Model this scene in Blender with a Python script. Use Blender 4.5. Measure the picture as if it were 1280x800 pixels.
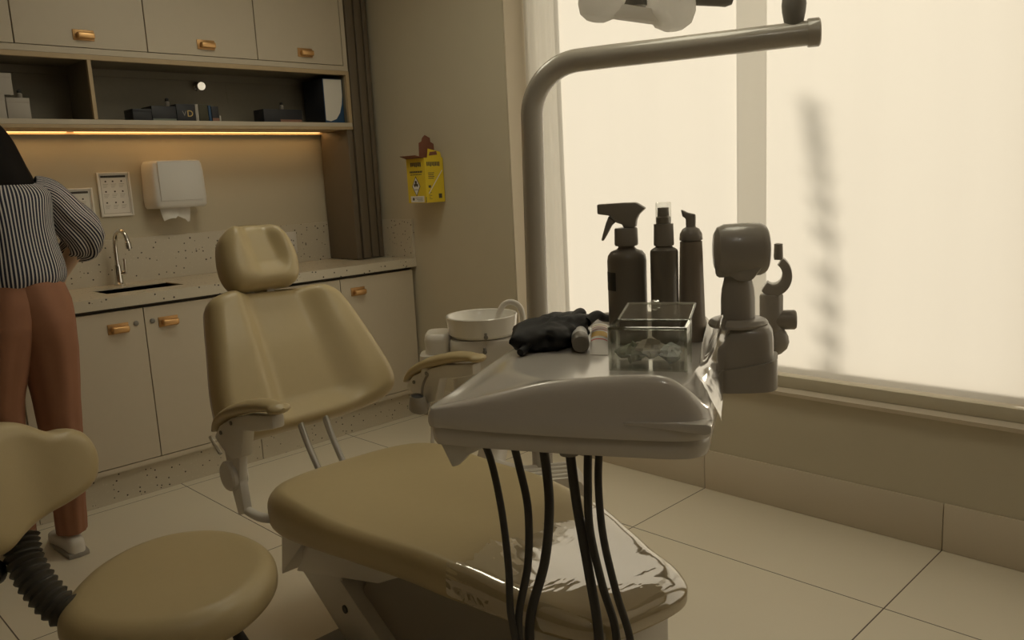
import bpy, bmesh, math, random
from mathutils import Vector, Matrix, noise

random.seed(7)
C = bpy.context.scene.collection
scene = bpy.context.scene
for o in list(bpy.data.objects):
    bpy.data.objects.remove(o)

# ------------------------------------------------------------------ camera
YAW, PITCH, ROLL, F = math.radians(44.40369), math.radians(9.74118), math.radians(-2.91113), 1027.994
_f = Vector((math.sin(YAW) * math.cos(PITCH), math.cos(YAW) * math.cos(PITCH), -math.sin(PITCH)))
_r = Vector((math.cos(YAW), -math.sin(YAW), 0))
_u = _r.cross(_f)
_r2 = _r * math.cos(ROLL) + _u * math.sin(ROLL)
_u2 = -_r * math.sin(ROLL) + _u * math.cos(ROLL)
cam = bpy.data.objects.new('camera', bpy.data.cameras.new('camera'))
C.objects.link(cam)
cam.matrix_world = Matrix(((_r2.x, _u2.x, -_f.x, 0), (_r2.y, _u2.y, -_f.y, 0), (_r2.z, _u2.z, -_f.z, 1.305), (0, 0, 0, 1)))
cam.data.sensor_width = 36
cam.data.lens = F / 1280 * 36
cam.data.clip_start = 0.02
scene.camera = cam

# ------------------------------------------------------------------ world, sun, exposure
w = bpy.data.worlds.new('sky')
scene.world = w
w.use_nodes = True
w.node_tree.nodes['Background'].inputs[0].default_value = (1.0, 0.90, 0.72, 1)
w.node_tree.nodes['Background'].inputs[1].default_value = 1.02
sun = bpy.data.objects.new('sun', bpy.data.lights.new('sun', 'SUN'))
C.objects.link(sun)
sun.data.energy = 2.85
sun.data.angle = math.radians(8)
sun.data.color = (1.0, 0.88, 0.69)
sun.rotation_euler = Vector((-1, 0.0, -0.10)).to_track_quat('-Z', 'Y').to_euler()
sun.location = (6, 1.5, 2)
scene.view_settings.view_transform = 'Standard'
scene.view_settings.look = 'None'
scene.view_settings.gamma = 1
scene.view_settings.use_curve_mapping = False
scene.view_settings.exposure = 0.0
scene.cycles.use_denoising = True
scene.cycles.max_bounces = 14
scene.cycles.diffuse_bounces = 10
scene.cycles.transparent_max_bounces = 16
scene.cycles.sample_clamp_indirect = 6

# ------------------------------------------------------------------ materials
def nt_of(name):
    m = bpy.data.materials.new(name)
    m.use_nodes = True
    return m, m.node_tree, m.node_tree.nodes, m.node_tree.links


def mat(name, col, rough=0.5, metal=0.0, spec=0.5, coat=0.0, var=0.0, vscale=20, bump=0.0, bscale=200, emit=None, es=0, sheen=0):
    m, t, n, l = nt_of(name)
    b = n['Principled BSDF']
    b.inputs['Base Color'].default_value = (*col, 1)
    b.inputs['Roughness'].default_value = rough
    b.inputs['Metallic'].default_value = metal
    b.inputs['Specular IOR Level'].default_value = spec
    b.inputs['Coat Weight'].default_value = coat
    b.inputs['Coat Roughness'].default_value = 0.08
    b.inputs['Sheen Weight'].default_value = sheen
    if emit:
        b.inputs['Emission Color'].default_value = (*emit, 1)
        b.inputs['Emission Strength'].default_value = es
    if var or bump:
        tc = n.new('ShaderNodeTexCoord')
    if var:
        no = n.new('ShaderNodeTexNoise')
        no.inputs['Scale'].default_value = vscale
        no.inputs['Detail'].default_value = 4
        l.new(tc.outputs['Object'], no.inputs['Vector'])
        mx = n.new('ShaderNodeMix')
        mx.data_type = 'RGBA'
        mx.inputs[6].default_value = (*[c * (1 - var) for c in col], 1)
        mx.inputs[7].default_value = (*[min(1, c * (1 + var)) for c in col], 1)
        l.new(no.outputs[0], mx.inputs[0])
        l.new(mx.outputs[2], b.inputs['Base Color'])
    if bump:
        nb = n.new('ShaderNodeTexNoise')
        nb.inputs['Scale'].default_value = bscale
        l.new(tc.outputs['Object'], nb.inputs['Vector'])
        bp = n.new('ShaderNodeBump')
        bp.inputs['Strength'].default_value = bump
        bp.inputs['Distance'].default_value = 0.002
        l.new(nb.outputs[0], bp.inputs['Height'])
        l.new(bp.outputs[0], b.inputs['Normal'])
    return m


M = {}
def frosted(name, col, tr):
    m, t, n, l = nt_of(name)
    b = n['Principled BSDF']
    b.inputs['Base Color'].default_value = (*col, 1); b.inputs['Roughness'].default_value = .25
    tl = n.new('ShaderNodeBsdfTranslucent'); tl.inputs[0].default_value = (*col, 1)
    s_ = n.new('ShaderNodeMixShader'); s_.inputs[0].default_value = tr
    l.new(b.outputs[0], s_.inputs[1]); l.new(tl.outputs[0], s_.inputs[2]); l.new(s_.outputs[0], n['Material Output'].inputs[0])
    return m


M['wall'] = mat('cream_paint', (0.55, 0.50, 0.385), 0.75, var=0.03, vscale=6, bump=0.05, bscale=300)
M['wall_dark'] = mat('dimmed_wall', (0.20, 0.17, 0.13), 0.75, var=0.03, vscale=6)  # unseen walls made dark to cut the light they bounce back
M['reveal'] = mat('reveal_paint', (0.62, 0.55, 0.44), 0.7)
M['ceiling'] = mat('ceiling_paint', (0.75, 0.72, 0.66), 0.8)
M['cab'] = mat('cabinet_laminate', (0.56, 0.50, 0.40), 0.45, var=0.02, vscale=30)
M['edge'] = mat('oak_edge', (0.47, 0.36, 0.22), 0.5, var=0.12, vscale=25)
M['niche'] = mat('grey_linen_laminate', (0.20, 0.178, 0.135), 0.6, var=0.06, vscale=60)
M['flute'] = mat('brown_panel', (0.15, 0.12, 0.085), 0.5, var=0.08, vscale=12)
M['gap'] = mat('shadow_gap', (0.05, 0.04, 0.03), 0.8)
M['brass'] = mat('brushed_brass', (0.72, 0.44, 0.20), 0.38, metal=0.85)
M['brass2'] = mat('brass_plate', (0.5, 0.30, 0.13), 0.45, metal=0.7)
M['chrome'] = mat('chrome', (0.75, 0.74, 0.72), 0.12, metal=1)
M['satin'] = mat('satin_metal', (0.55, 0.54, 0.51), 0.3, metal=1)
M['steel'] = mat('steel_basin', (0.35, 0.34, 0.31), 0.3, metal=1)
M['leather'] = mat('tan_upholstery', (0.465, 0.375, 0.21), 0.37, spec=0.5, var=0.03, vscale=40, bump=0.08, bscale=450)
M['white'] = mat('white_plastic', (0.70, 0.67, 0.62), 0.28, coat=0.25)
M['white2'] = mat('white_gloss_shell', (0.66, 0.63, 0.585), 0.16, coat=0.5)
M['ceramic'] = mat('white_ceramic', (0.80, 0.78, 0.73), 0.12, coat=0.6)
M['dispenser'] = mat('dispenser_plastic', (0.74, 0.73, 0.71), 0.35)
M['paper'] = mat('paper', (0.76, 0.74, 0.70), 0.8)
M['ink'] = mat('ink', (0.07, 0.06, 0.05), 0.7)
M['inkgrey'] = mat('grey_ink', (0.32, 0.30, 0.27), 0.7)
M['black'] = mat('black_nitrile', (0.012, 0.012, 0.013), 0.55, spec=0.3)
M['rubber'] = mat('dark_hose_rubber', (0.055, 0.05, 0.042), 0.5)
M['dark'] = mat('dark_plastic', (0.03, 0.03, 0.03), 0.45)
M['housing'] = mat('backlit_housing', (0.36, 0.335, 0.295), 0.3, coat=0.2)  # white plastic in a darker tone that holds its backlit shade
M['pole'] = mat('backlit_pole', (0.42, 0.39, 0.34), 0.22, coat=0.3)  # albedo lowered to imitate the pole seen against the window
M['silver'] = frosted('frosted_reflector', (0.97, 0.96, 0.94), .8)
M['shadegrey'] = mat('underseat_shade', (0.34, 0.31, 0.27), 0.5)  # tone standing for the shade below the chair seat
M['basegrey'] = mat('dark_base_plate', (0.12, 0.11, 0.095), 0.4)
M['greydark'] = mat('grey_plastic', (0.22, 0.21, 0.19), 0.4)
M['greymid'] = mat('light_grey_plastic', (0.30, 0.275, 0.24), 0.35)
M['yellow'] = mat('yellow_card', (0.72, 0.54, 0.03), 0.6, var=0.04)
M['brown'] = mat('brown_card', (0.20, 0.075, 0.045), 0.75)
M['bottle'] = mat('backlit_bottle', (0.19, 0.168, 0.138), 0.3)  # white plastic darkened in colour to look backlit
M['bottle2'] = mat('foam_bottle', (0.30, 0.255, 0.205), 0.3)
M['skin'] = mat('skin', (0.60, 0.44, 0.32), 0.5, spec=0.3)
M['hair'] = mat('black_hair', (0.010, 0.008, 0.007), 0.7, spec=0.1, bump=0.2, bscale=150)
M['trousers'] = mat('rust_trousers', (0.31, 0.145, 0.085), 0.8, var=0.08, vscale=20)
M['shoe'] = mat('white_shoe', (0.72, 0.69, 0.64), 0.6)
M['covers'] = mat('grey_cover', (0.35, 0.33, 0.30), 0.6)
M['navy'] = mat('dark_navy_card', (0.02, 0.022, 0.03), 0.5)
M['blue'] = mat('blue_card', (0.02, 0.07, 0.16), 0.5)
M['olive'] = mat('olive_card', (0.06, 0.055, 0.03), 0.6)
M['gold'] = mat('gold_print', (0.65, 0.47, 0.16), 0.5)
M['palegreen'] = mat('pale_green_card', (0.18, 0.21, 0.18), 0.6)
M['pink'] = mat('pink_card', (0.30, 0.16, 0.11), 0.6)
M['box'] = mat('white_carton', (0.45, 0.42, 0.38), 0.6)
M['olivepaper'] = mat('pale_packet', (0.40, 0.37, 0.30), 0.6)
M['red'] = mat('red_print', (0.55, 0.05, 0.05), 0.6)
M['orange'] = mat('orange_print', (0.62, 0.40, 0.10), 0.6)
M['leaf'] = mat('leaf_green', (0.05, 0.12, 0.03), 0.5)
M['pot'] = mat('terracotta', (0.35, 0.16, 0.09), 0.8)
M['ground'] = mat('outside_paving', (0.4, 0.38, 0.35), 0.9, var=0.1)
M['bluewhite'] = mat('blue_grey_packet', (0.34, 0.37, 0.35), 0.5)
M['greenpack'] = mat('green_packet', (0.22, 0.25, 0.18), 0.5)
M['led'] = mat('led_strip', (1, 0.8, 0.5), 0.5, emit=(1.0, 0.60, 0.24), es=5.0)
M['panel'] = mat('fill_light_panel', (1, 1, 1), 0.5, emit=(1.0, 0.93, 0.71), es=5.6)  # glow of the two panels added to brighten the room
M['spot'] = mat('led_spot', (1, 1, 1), 0.5, emit=(1.0, 0.93, 0.82), es=60)
M['mirror'] = mat('polished_face', (0.95, 0.95, 0.94), 0.08, metal=1)


def terrazzo(name, base):
    m, t, n, l = nt_of(name)
    b = n['Principled BSDF']
    b.inputs['Roughness'].default_value = 0.3
    tc = n.new('ShaderNodeTexCoord')
    prev = None
    for k, (sc, th, col) in enumerate(((55, 0.21, (0.06, 0.05, 0.04)), (28, 0.13, (0.08, 0.06, 0.045)), (75, 0.2, (0.64, 0.59, 0.49)))):
        v = n.new('ShaderNodeTexVoronoi')
        v.inputs['Scale'].default_value = sc
        mp = n.new('ShaderNodeMapping')
        mp.inputs['Location'].default_value = (k * 3.1, k * 1.7, k)
        l.new(tc.outputs['Object'], mp.inputs[0])
        l.new(mp.outputs[0], v.inputs['Vector'])
        # a chip only in some cells
        lt = n.new('ShaderNodeMath'); lt.operation = 'LESS_THAN'; lt.inputs[1].default_value = th
        l.new(v.outputs['Distance'], lt.inputs[0])
        sep = n.new('ShaderNodeSeparateColor')
        l.new(v.outputs['Color'], sep.inputs[0])
        g = n.new('ShaderNodeMath'); g.operation = 'GREATER_THAN'; g.inputs[1].default_value = (0.70, 0.68, 0.6)[k]
        l.new(sep.outputs[0], g.inputs[0])
        mu = n.new('ShaderNodeMath'); mu.operation = 'MULTIPLY'
        l.new(lt.outputs[0], mu.inputs[0]); l.new(g.outputs[0], mu.inputs[1])
        mx = n.new('ShaderNodeMix'); mx.data_type = 'RGBA'
        l.new(mu.outputs[0], mx.inputs[0])
        if prev is None:
            mx.inputs[6].default_value = (*base, 1)
        else:
            l.new(prev, mx.inputs[6])
        mx.inputs[7].default_value = (*col, 1)
        prev = mx.outputs[2]
    l.new(prev, b.inputs['Base Color'])
    return m


M['terrazzo'] = terrazzo('terrazzo', (0.57, 0.52, 0.42))


def floor_mat():
    m, t, n, l = nt_of('porcelain_tiles')
    b = n['Principled BSDF']
    b.inputs['Roughness'].default_value = 0.33
    b.inputs['Specular IOR Level'].default_value = 0.4
    g = n.new('ShaderNodeNewGeometry')
    sp = n.new('ShaderNodeSeparateXYZ')
    l.new(g.outputs['Position'], sp.inputs[0])
    outs = []
    for ax, off, per in ((0, 0.511, 0.904), (1, 0.862, 0.917)):
        s = n.new('ShaderNodeMath'); s.operation = 'SUBTRACT'; s.inputs[1].default_value = off - 50 * per
        l.new(sp.outputs[ax], s.inputs[0])
        d = n.new('ShaderNodeMath'); d.operation = 'DIVIDE'; d.inputs[1].default_value = per
        l.new(s.outputs[0], d.inputs[0])
        f = n.new('ShaderNodeMath'); f.operation = 'FRACT'
        l.new(d.outputs[0], f.inputs[0])
        c = n.new('ShaderNodeMath'); c.operation = 'LESS_THAN'; c.inputs[1].default_value = 0.0045
        l.new(f.outputs[0], c.inputs[0])
        outs.append(c.outputs[0])
    mxm = n.new('ShaderNodeMath'); mxm.operation = 'MAXIMUM'
    l.new(outs[0], mxm.inputs[0]); l.new(outs[1], mxm.inputs[1])
    no = n.new('ShaderNodeTexNoise'); no.inputs['Scale'].default_value = 2.5; no.inputs['Detail'].default_value = 5
    l.new(g.outputs['Position'], no.inputs['Vector'])
    base = n.new('ShaderNodeMix'); base.data_type = 'RGBA'
    base.inputs[6].default_value = (0.74, 0.68, 0.555, 1); base.inputs[7].default_value = (0.79, 0.73, 0.60, 1)
    l.new(no.outputs[0], base.inputs[0])
    mx = n.new('ShaderNodeMix'); mx.data_type = 'RGBA'
    l.new(mxm.outputs[0], mx.inputs[0]); l.new(base.outputs[2], mx.inputs[6]); mx.inputs[7].default_value = (0.11, 0.085, 0.06, 1)
    l.new(mx.outputs[2], b.inputs['Base Color'])
    return m


M['floor'] = floor_mat()


def blind_mat(name, tr, col):
    m, t, n, l = nt_of(name)
    n.remove(n['Principled BSDF'])
    d = n.new('ShaderNodeBsdfDiffuse'); d.inputs[0].default_value = (0.60, 0.585, 0.54, 1)
    tl = n.new('ShaderNodeBsdfTranslucent')
    tc = n.new('ShaderNodeTexCoord')
    mp = n.new('ShaderNodeMapping'); mp.inputs['Scale'].default_value = (3, 4, 0.15)
    no = n.new('ShaderNodeTexNoise'); no.inputs['Scale'].default_value = 1.2; no.inputs['Detail'].default_value = 3
    l.new(tc.outputs['Object'], mp.inputs[0]); l.new(mp.outputs[0], no.inputs['Vector'])
    mx = n.new('ShaderNodeMix'); mx.data_type = 'RGBA'
    mx.inputs[6].default_value = (*[c * 0.95 for c in col], 1); mx.inputs[7].default_value = (*[min(1, c * 1.04) for c in col], 1)
    l.new(no.outputs[0], mx.inputs[0]); l.new(mx.outputs[2], tl.inputs[0])
    s = n.new('ShaderNodeMixShader'); s.inputs[0].default_value = tr
    l.new(d.outputs[0], s.inputs[1]); l.new(tl.outputs[0], s.inputs[2])
    l.new(s.outputs[0], n['Material Output'].inputs[0])
    return m


M['blind'] = blind_mat('blind_fabric', 0.55, (0.93, 0.915, 0.875))


def clear_mat(name, tint=(1, 1, 1), gloss=0.25, base=0.04, rough=0.03, bump=0.0, bscale=30, aniso=(1, 1, 1)):
    """thin clear sheet: see-through, with mirror reflections that grow towards grazing view"""
    m, t, n, l = nt_of(name)
    n.remove(n['Principled BSDF'])
    tr = n.new('ShaderNodeBsdfTransparent'); tr.inputs[0].default_value = (*tint, 1)
    gl = n.new('ShaderNodeBsdfGlossy'); gl.inputs['Roughness'].default_value = rough
    gl.inputs[0].default_value = (1, 1, 1, 1)
    lw = n.new('ShaderNodeLayerWeight'); lw.inputs[0].default_value = 0.35
    mr = n.new('ShaderNodeMapRange')
    mr.inputs['To Min'].default_value = base; mr.inputs['To Max'].default_value = gloss
    l.new(lw.outputs['Facing'], mr.inputs['Value'])
    s = n.new('ShaderNodeMixShader')
    l.new(mr.outputs[0], s.inputs[0]); l.new(tr.outputs[0], s.inputs[1]); l.new(gl.outputs[0], s.inputs[2])
    l.new(s.outputs[0], n['Material Output'].inputs[0])
    if bump:
        tc = n.new('ShaderNodeTexCoord')
        mp = n.new('ShaderNodeMapping'); mp.inputs['Scale'].default_value = aniso
        l.new(tc.outputs['Object'], mp.inputs[0])
        nb = n.new('ShaderNodeTexNoise'); nb.inputs['Scale'].default_value = bscale; nb.inputs['Detail'].default_value = 2
        nb.inputs['Distortion'].default_value = 1.2
        l.new(mp.outputs[0], nb.inputs['Vector'])
        bp = n.new('ShaderNodeBump'); bp.inputs['Strength'].default_value = bump; bp.inputs['Distance'].default_value = 0.01
        l.new(nb.outputs[0], bp.inputs['Height'])
        l.new(bp.outputs[0], gl.inputs['Normal'])
    return m


M['film'] = clear_mat('clear_film', gloss=0.75, base=0.10, rough=0.04, bump=0.24, bscale=7, aniso=(1.0, 1.7, 1))
M['film2'] = clear_mat('clear_film_loose', gloss=0.85, base=0.45, rough=0.10, bump=0.12, bscale=9)
M['acrylic'] = clear_mat('clear_acrylic', tint=(0.965, 0.97, 0.955), gloss=0.5, base=0.06, rough=0.02)
M['acrylic_edge'] = clear_mat('acrylic_edge', tint=(0.80, 0.82, 0.78), gloss=0.75, base=0.25, rough=0.15)
M['pane'] = clear_mat('window_glass', gloss=0.3, base=0.03, rough=0.0)


def stripe_mat():
    m, t, n, l = nt_of('navy_white_stripes')
    b = n['Principled BSDF']; b.inputs['Roughness'].default_value = 0.8
    uv = n.new('ShaderNodeTexCoord')
    sp = n.new('ShaderNodeSeparateXYZ')
    l.new(uv.outputs['UV'], sp.inputs[0])
    f = n.new('ShaderNodeMath'); f.operation = 'FRACT'; l.new(sp.outputs[0], f.inputs[0])
    g = n.new('ShaderNodeMath'); g.operation = 'GREATER_THAN'; g.inputs[1].default_value = 0.42; l.new(f.outputs[0], g.inputs[0])
    mx = n.new('ShaderNodeMix'); mx.data_type = 'RGBA'
    mx.inputs[6].default_value = (0.60, 0.58, 0.57, 1); mx.inputs[7].default_value = (0.014, 0.017, 0.042, 1)
    l.new(g.outputs[0], mx.inputs[0]); l.new(mx.outputs[2], b.inputs['Base Color'])
    return m


M['stripes'] = stripe_mat()

# ------------------------------------------------------------------ helpers
BASE = {}


def catmull(pts, n, closed=True):
    P = [Vector(p) for p in pts]
    m = len(P)
    segs = m if closed else m - 1
    per = max(1, n // segs)
    out = []
    for i in range(segs):
        if closed:
            a, b, c, d = P[i - 1], P[i], P[(i + 1) % m], P[(i + 2) % m]
        else:
            a, b, c, d = P[max(i - 1, 0)], P[i], P[i + 1], P[min(i + 2, m - 1)]
        for k in range(per):
            t = k / per
            out.append(0.5 * ((2 * b) + (c - a) * t + (2 * a - 5 * b + 4 * c - d) * t * t + (3 * b - 3 * c + d - a) * t ** 3))
    if not closed:
        out.append(P[-1].copy())
    return out


class MB:
    def __init__(self):
        self.v, self.f, self.uv = [], [], {}

    def add(self, vs, fs):
        o = len(self.v)
        self.v += [Vector(p) for p in vs]
        self.f += [[i + o for i in f] for f in fs]

    def box(self, lo, hi, bev=0.0, rot=None, pivot=None, seg=2):
        bm = bmesh.new()
        bmesh.ops.create_cube(bm, size=1)
        lo, hi = Vector(lo), Vector(hi)
        for q in bm.verts:
            q.co = Vector(((q.co.x + .5) * (hi.x - lo.x) + lo.x, (q.co.y + .5) * (hi.y - lo.y) + lo.y, (q.co.z + .5) * (hi.z - lo.z) + lo.z))
        if bev:
            bmesh.ops.bevel(bm, geom=bm.edges[:], offset=bev, segments=seg, affect='EDGES', profile=0.5)
        if rot is not None:
            pv = Vector(pivot) if pivot else (lo + hi) / 2
            for q in bm.verts:
                q.co = rot @ (q.co - pv) + pv
        return self.bm(bm)

    def bm(self, bm):
        bm.verts.index_update()
        self.add([q.co.copy() for q in bm.verts], [[q.index for q in f.verts] for f in bm.faces])
        bm.free()
        return self

    def rings(self, R, caps=True, closed=True):
        """R: list of equal-length rings of points"""
        n = len(R[0])
        vs = [p for r in R for p in r]
        fs = []
        for i in range(len(R) - 1):
            for j in range(n if closed else n - 1):
                k = (j + 1) % n
                fs.append([i * n + j, i * n + k, (i + 1) * n + k, (i + 1) * n + j])
        if caps:
            fs.append(list(range(n))[::-1])
            fs.append([(len(R) - 1) * n + j for j in range(n)])
        self.add(vs, fs)
        return self

    def tube(self, pts, r, n=14, smooth=0, caps=True):
        P = [Vector(p) for p in pts]
        if smooth:
            P = catmull(P, smooth, closed=False)
        rr = r if isinstance(r, (list, tuple)) else None
        R = []
        t0 = (P[1] - P[0]).normalized()
        up = Vector((0, 0, 1)) if abs(t0.z) < 0.9 else Vector((1, 0, 0))
        a = t0.cross(up).normalized()
        for i, p in enumerate(P):
            t = (P[min(i + 1, len(P) - 1)] - P[max(i - 1, 0)]).normalized()
            a = (a - t * a.dot(t)).normalized()
            b = t.cross(a)
            if rr:
                q = i / (len(P) - 1) * (len(rr) - 1)
                k = min(int(q), len(rr) - 2)
                rad = rr[k] + (rr[k + 1] - rr[k]) * (q - k)
            else:
                rad = r
            R.append([p + a * math.cos(2 * math.pi * j / n) * rad + b * math.sin(2 * math.pi * j / n) * rad for j in range(n)])
        return self.rings(R, caps)

    def lathe(self, prof, o=(0, 0, 0), axis=(0, 0, 1), n=32, sx=1.0, sy=1.0, caps=True):
        """prof: list of (radius, height along axis)"""
        ax = Vector(axis).normalized()
        up = Vector((0, 0, 1)) if abs(ax.z) < 0.9 else Vector((1, 0, 0))
        a = up.cross(ax).normalized() if abs(ax.z) < 0.9 else Vector((1, 0, 0))
        b = ax.cross(a)
        o = Vector(o)
        R = [[o + ax * h + a * (math.cos(2 * math.pi * j / n) * r * sx) + b * (math.sin(2 * math.pi * j / n) * r * sy) for j in range(n)] for r, h in prof]
        return self.rings(R, caps)

    def prism(self, poly, o, U, V, N, d0, d1, bev=0.0):
        """2D polygon in plane (o,U,V) extruded along N from d0 to d1"""
        o, U, V, N = Vector(o), Vector(U), Vector(V), Vector(N)
        bm = bmesh.new()
        a = [bm.verts.new(o + U * x + V * y + N * d0) for x, y in poly]
        b = [bm.verts.new(o + U * x + V * y + N * d1) for x, y in poly]
        m = len(poly)
        bm.faces.new(a[::-1]); bm.faces.new(b)
        for i in range(m):
            bm.faces.new([a[i], a[(i + 1) % m], b[(i + 1) % m], b[i]])
        bmesh.ops.recalc_face_normals(bm, faces=bm.faces)
        if bev:
            bmesh.ops.bevel(bm, geom=bm.edges[:], offset=bev, segments=2, affect='EDGES', profile=0.5)
        return self.bm(bm)

    def ellipsoid(self, c, r, n=24, m=14, rot=None):
        c = Vector(c)
        R = []
        for i in range(m + 1):
            th = math.pi * i / m
            ring = []
            for j in range(n):
                ph = 2 * math.pi * j / n
                p = Vector((r[0] * math.sin(th) * math.cos(ph), r[1] * math.sin(th) * math.sin(ph), r[2] * math.cos(th)))
                if i in (0, m):
                    p += Vector((1e-5 * math.cos(ph), 1e-5 * math.sin(ph), 0))
                ring.append(c + (rot @ p if rot else p))
            R.append(ring)
        return self.rings(R, True)

    def build(self, name, m, parent=None, base=None, smooth=True, angle=35, sub=0):
        me = bpy.data.meshes.new(name)
        if parent is not None:
            b = BASE[parent.name]
        else:
            b = Vector(base) if base is not None else Vector((0, 0, 0))
        me.from_pydata([p - b for p in self.v], [], self.f)
        me.validate()
        bm = bmesh.new(); bm.from_mesh(me)
        bmesh.ops.recalc_face_normals(bm, faces=bm.faces)
        bm.to_mesh(me); bm.free()
        if smooth:
            me.shade_smooth()
            me.set_sharp_from_angle(angle=math.radians(angle))
        me.materials.append(m)
        o = bpy.data.objects.new(name, me)
        C.objects.link(o)
        if parent is not None:
            o.parent = parent
        else:
            o.location = b
        BASE[o.name] = b
        if sub:
            s = o.modifiers.new('subsurf', 'SUBSURF'); s.levels = sub; s.render_levels = sub
        return o


def tag(o, label=None, cat=None, group=None, kind=None):
    if label: o['label'] = label
    if cat: o['category'] = cat
    if group: o['group'] = group
    if kind: o['kind'] = kind
    return o


def thing(name, loc, label, cat, group=None):
    o = bpy.data.objects.new(name, None)
    o.empty_display_size = 0.05
    C.objects.link(o)
    o.location = loc
    BASE[o.name] = Vector(loc)
    return tag(o, label, cat, group)


def struct(name, mb, m, **k):
    o = mb.build(name, m, **k)
    o['kind'] = 'structure'
    return o


def text_mesh(txt, size, o, U, V, depth=0.0008):
    cu = bpy.data.curves.new('txt', 'FONT')
    cu.body = txt; cu.size = size; cu.extrude = depth / 2
    cu.align_x = 'CENTER'; cu.align_y = 'CENTER'
    ob = bpy.data.objects.new('txt', cu)
    C.objects.link(ob)
    dg = bpy.context.evaluated_depsgraph_get()
    me = bpy.data.meshes.new_from_object(ob.evaluated_get(dg))
    bpy.data.objects.remove(ob); bpy.data.curves.remove(cu)
    U, V, o = Vector(U), Vector(V), Vector(o)
    N = U.cross(V)
    vs = [o + U * q.co.x + V * q.co.y + N * q.co.z for q in me.vertices]
    fs = [list(p.vertices) for p in me.polygons]
    bpy.data.meshes.remove(me)
    return vs, fs


def cushion(outline, thick, edge, fun, O, S, T, N, warp=None, nout=96, inner=12, back=0.5):
    """padded cushion from a smooth 2-D outline; fun(s,t) shapes the top; returns an MB"""
    P = catmull([Vector((a, b, 0)) for a, b in outline], nout)
    cx = sum(p.x for p in P) / len(P); cy = sum(p.y for p in P) / len(P)
    R0 = sum(math.hypot(p.x - cx, p.y - cy) for p in P) / len(P)
    O, S, T, N = Vector(O), Vector(S), Vector(T), Vector(N)
    mb = MB()
    rings = []

    def ring(inset, h, top):
        k = max(0.0, 1 - inset / R0)
        out = []
        for p in P:
            s, t = cx + (p.x - cx) * k, cy + (p.y - cy) * k
            z = h + (fun(s, t, inset) if top else 0)
            q = O + S * s + T * t + N * z
            out.append(warp(q) if warp else q)
        return out

    eb = edge * back
    for i in range(3):
        rings.append(ring(R0 * (0.98 - i * 0.45) if i < 2 else eb + R0 * 0.05, -thick, False))
    for i in range(6):
        a = math.pi / 2 * i / 5
        rings.append(ring(eb * (1 - math.sin(a)), -thick + eb * (1 - math.cos(a)), False))
    for i in range(9):
        a = math.pi / 2 * i / 8
        rings.append(ring(edge * (1 - math.cos(a)), -edge + edge * math.sin(a), True))
    for i in range(1, inner + 1):
        rings.append(ring(edge + (R0 * 0.985 - edge) * i / inner, 0, True))
    mb.rings(rings, True)
    return mb


def smoothstep(a, b, x):
    t = max(0.0, min(1.0, (x - a) / (b - a)))
    return t * t * (3 - 2 * t)


# ------------------------------------------------------------------ the room
XL, XR, YB, YF, ZC = -1.9, 2.818, 4.16, -2.2, 2.62
WIN_Y0, WIN_Y1, WIN_Z0, WIN_Z1 = 0.59, 2.838, 0.50, 2.45
WT = 0.30
struct('floor', MB().box((XL - .3, YF - .3, -0.12), (XR + WT, YB + .3, 0)), M['floor'], smooth=False)
struct('ceiling', MB().box((XL - .3, YF - .3, ZC), (XR + WT, YB + .3, ZC + .12)), M['ceiling'], smooth=False)
struct('wall_back', MB().box((XL - .3, YB, 0), (XR + WT, YB + .3, ZC)), M['wall'], smooth=False)
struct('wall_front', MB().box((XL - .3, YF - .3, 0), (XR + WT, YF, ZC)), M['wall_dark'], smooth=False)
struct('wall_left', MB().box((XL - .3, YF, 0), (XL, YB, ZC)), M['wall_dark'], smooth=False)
mb = MB()
mb.box((XR, YF, 0), (XR + WT, YB, WIN_Z0 - .045))
mb.box((XR, YF, WIN_Z1), (XR + WT, YB, ZC))
W2A, W2B = -1.75, .36           # unseen second window, added to bring more light into the room
mb.box((XR, YF, WIN_Z0 - .045), (XR + WT, W2A, WIN_Z1))
mb.box((XR, W2B, WIN_Z0 - .045), (XR + WT, WIN_Y0, WIN_Z1))
mb.box((XR, WIN_Y1, WIN_Z0 - .045), (XR + WT, YB, WIN_Z1))
struct('wall_right', mb, M['wall'], smooth=False)
# light painted lining of the recess
mb = MB()
mb.box((XR + .002, WIN_Y1 - .006, WIN_Z0), (XR + WT - .03, WIN_Y1 - .001, WIN_Z1))
mb.box((XR + .002, WIN_Y0 + .001, WIN_Z0), (XR + WT - .03, WIN_Y0 + .006, WIN_Z1))
struct('trim_1', mb, M['reveal'], smooth=False)
# sill: board in the recess, upright fascia and a projecting nosing
mb = MB()
for ya, yb in ((WIN_Y0 + .007, WIN_Y1 - .007), (W2A + .001, W2B - .001)):
    mb.box((XR + .03, ya, WIN_Z0 - .042), (XR + WT - .03, yb, WIN_Z0), bev=.002)
struct('trim_2', mb, M['reveal'])
struct('trim_3', MB().box((XR - .006, W2A - .05, .4825), (XR + .0295, WIN_Y1 - .0065, .5265), bev=.002), M['wall'])
struct('trim_4', MB().prism([(0, .452), (-.024, .455), (-.028, .470), (-.007, .482), (0, .482)], (XR, 0, 0), (1, 0, 0), (0, 0, 1), (0, 1, 0), W2A - .05, WIN_Y1 + .02), M['reveal'], smooth=False)
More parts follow.
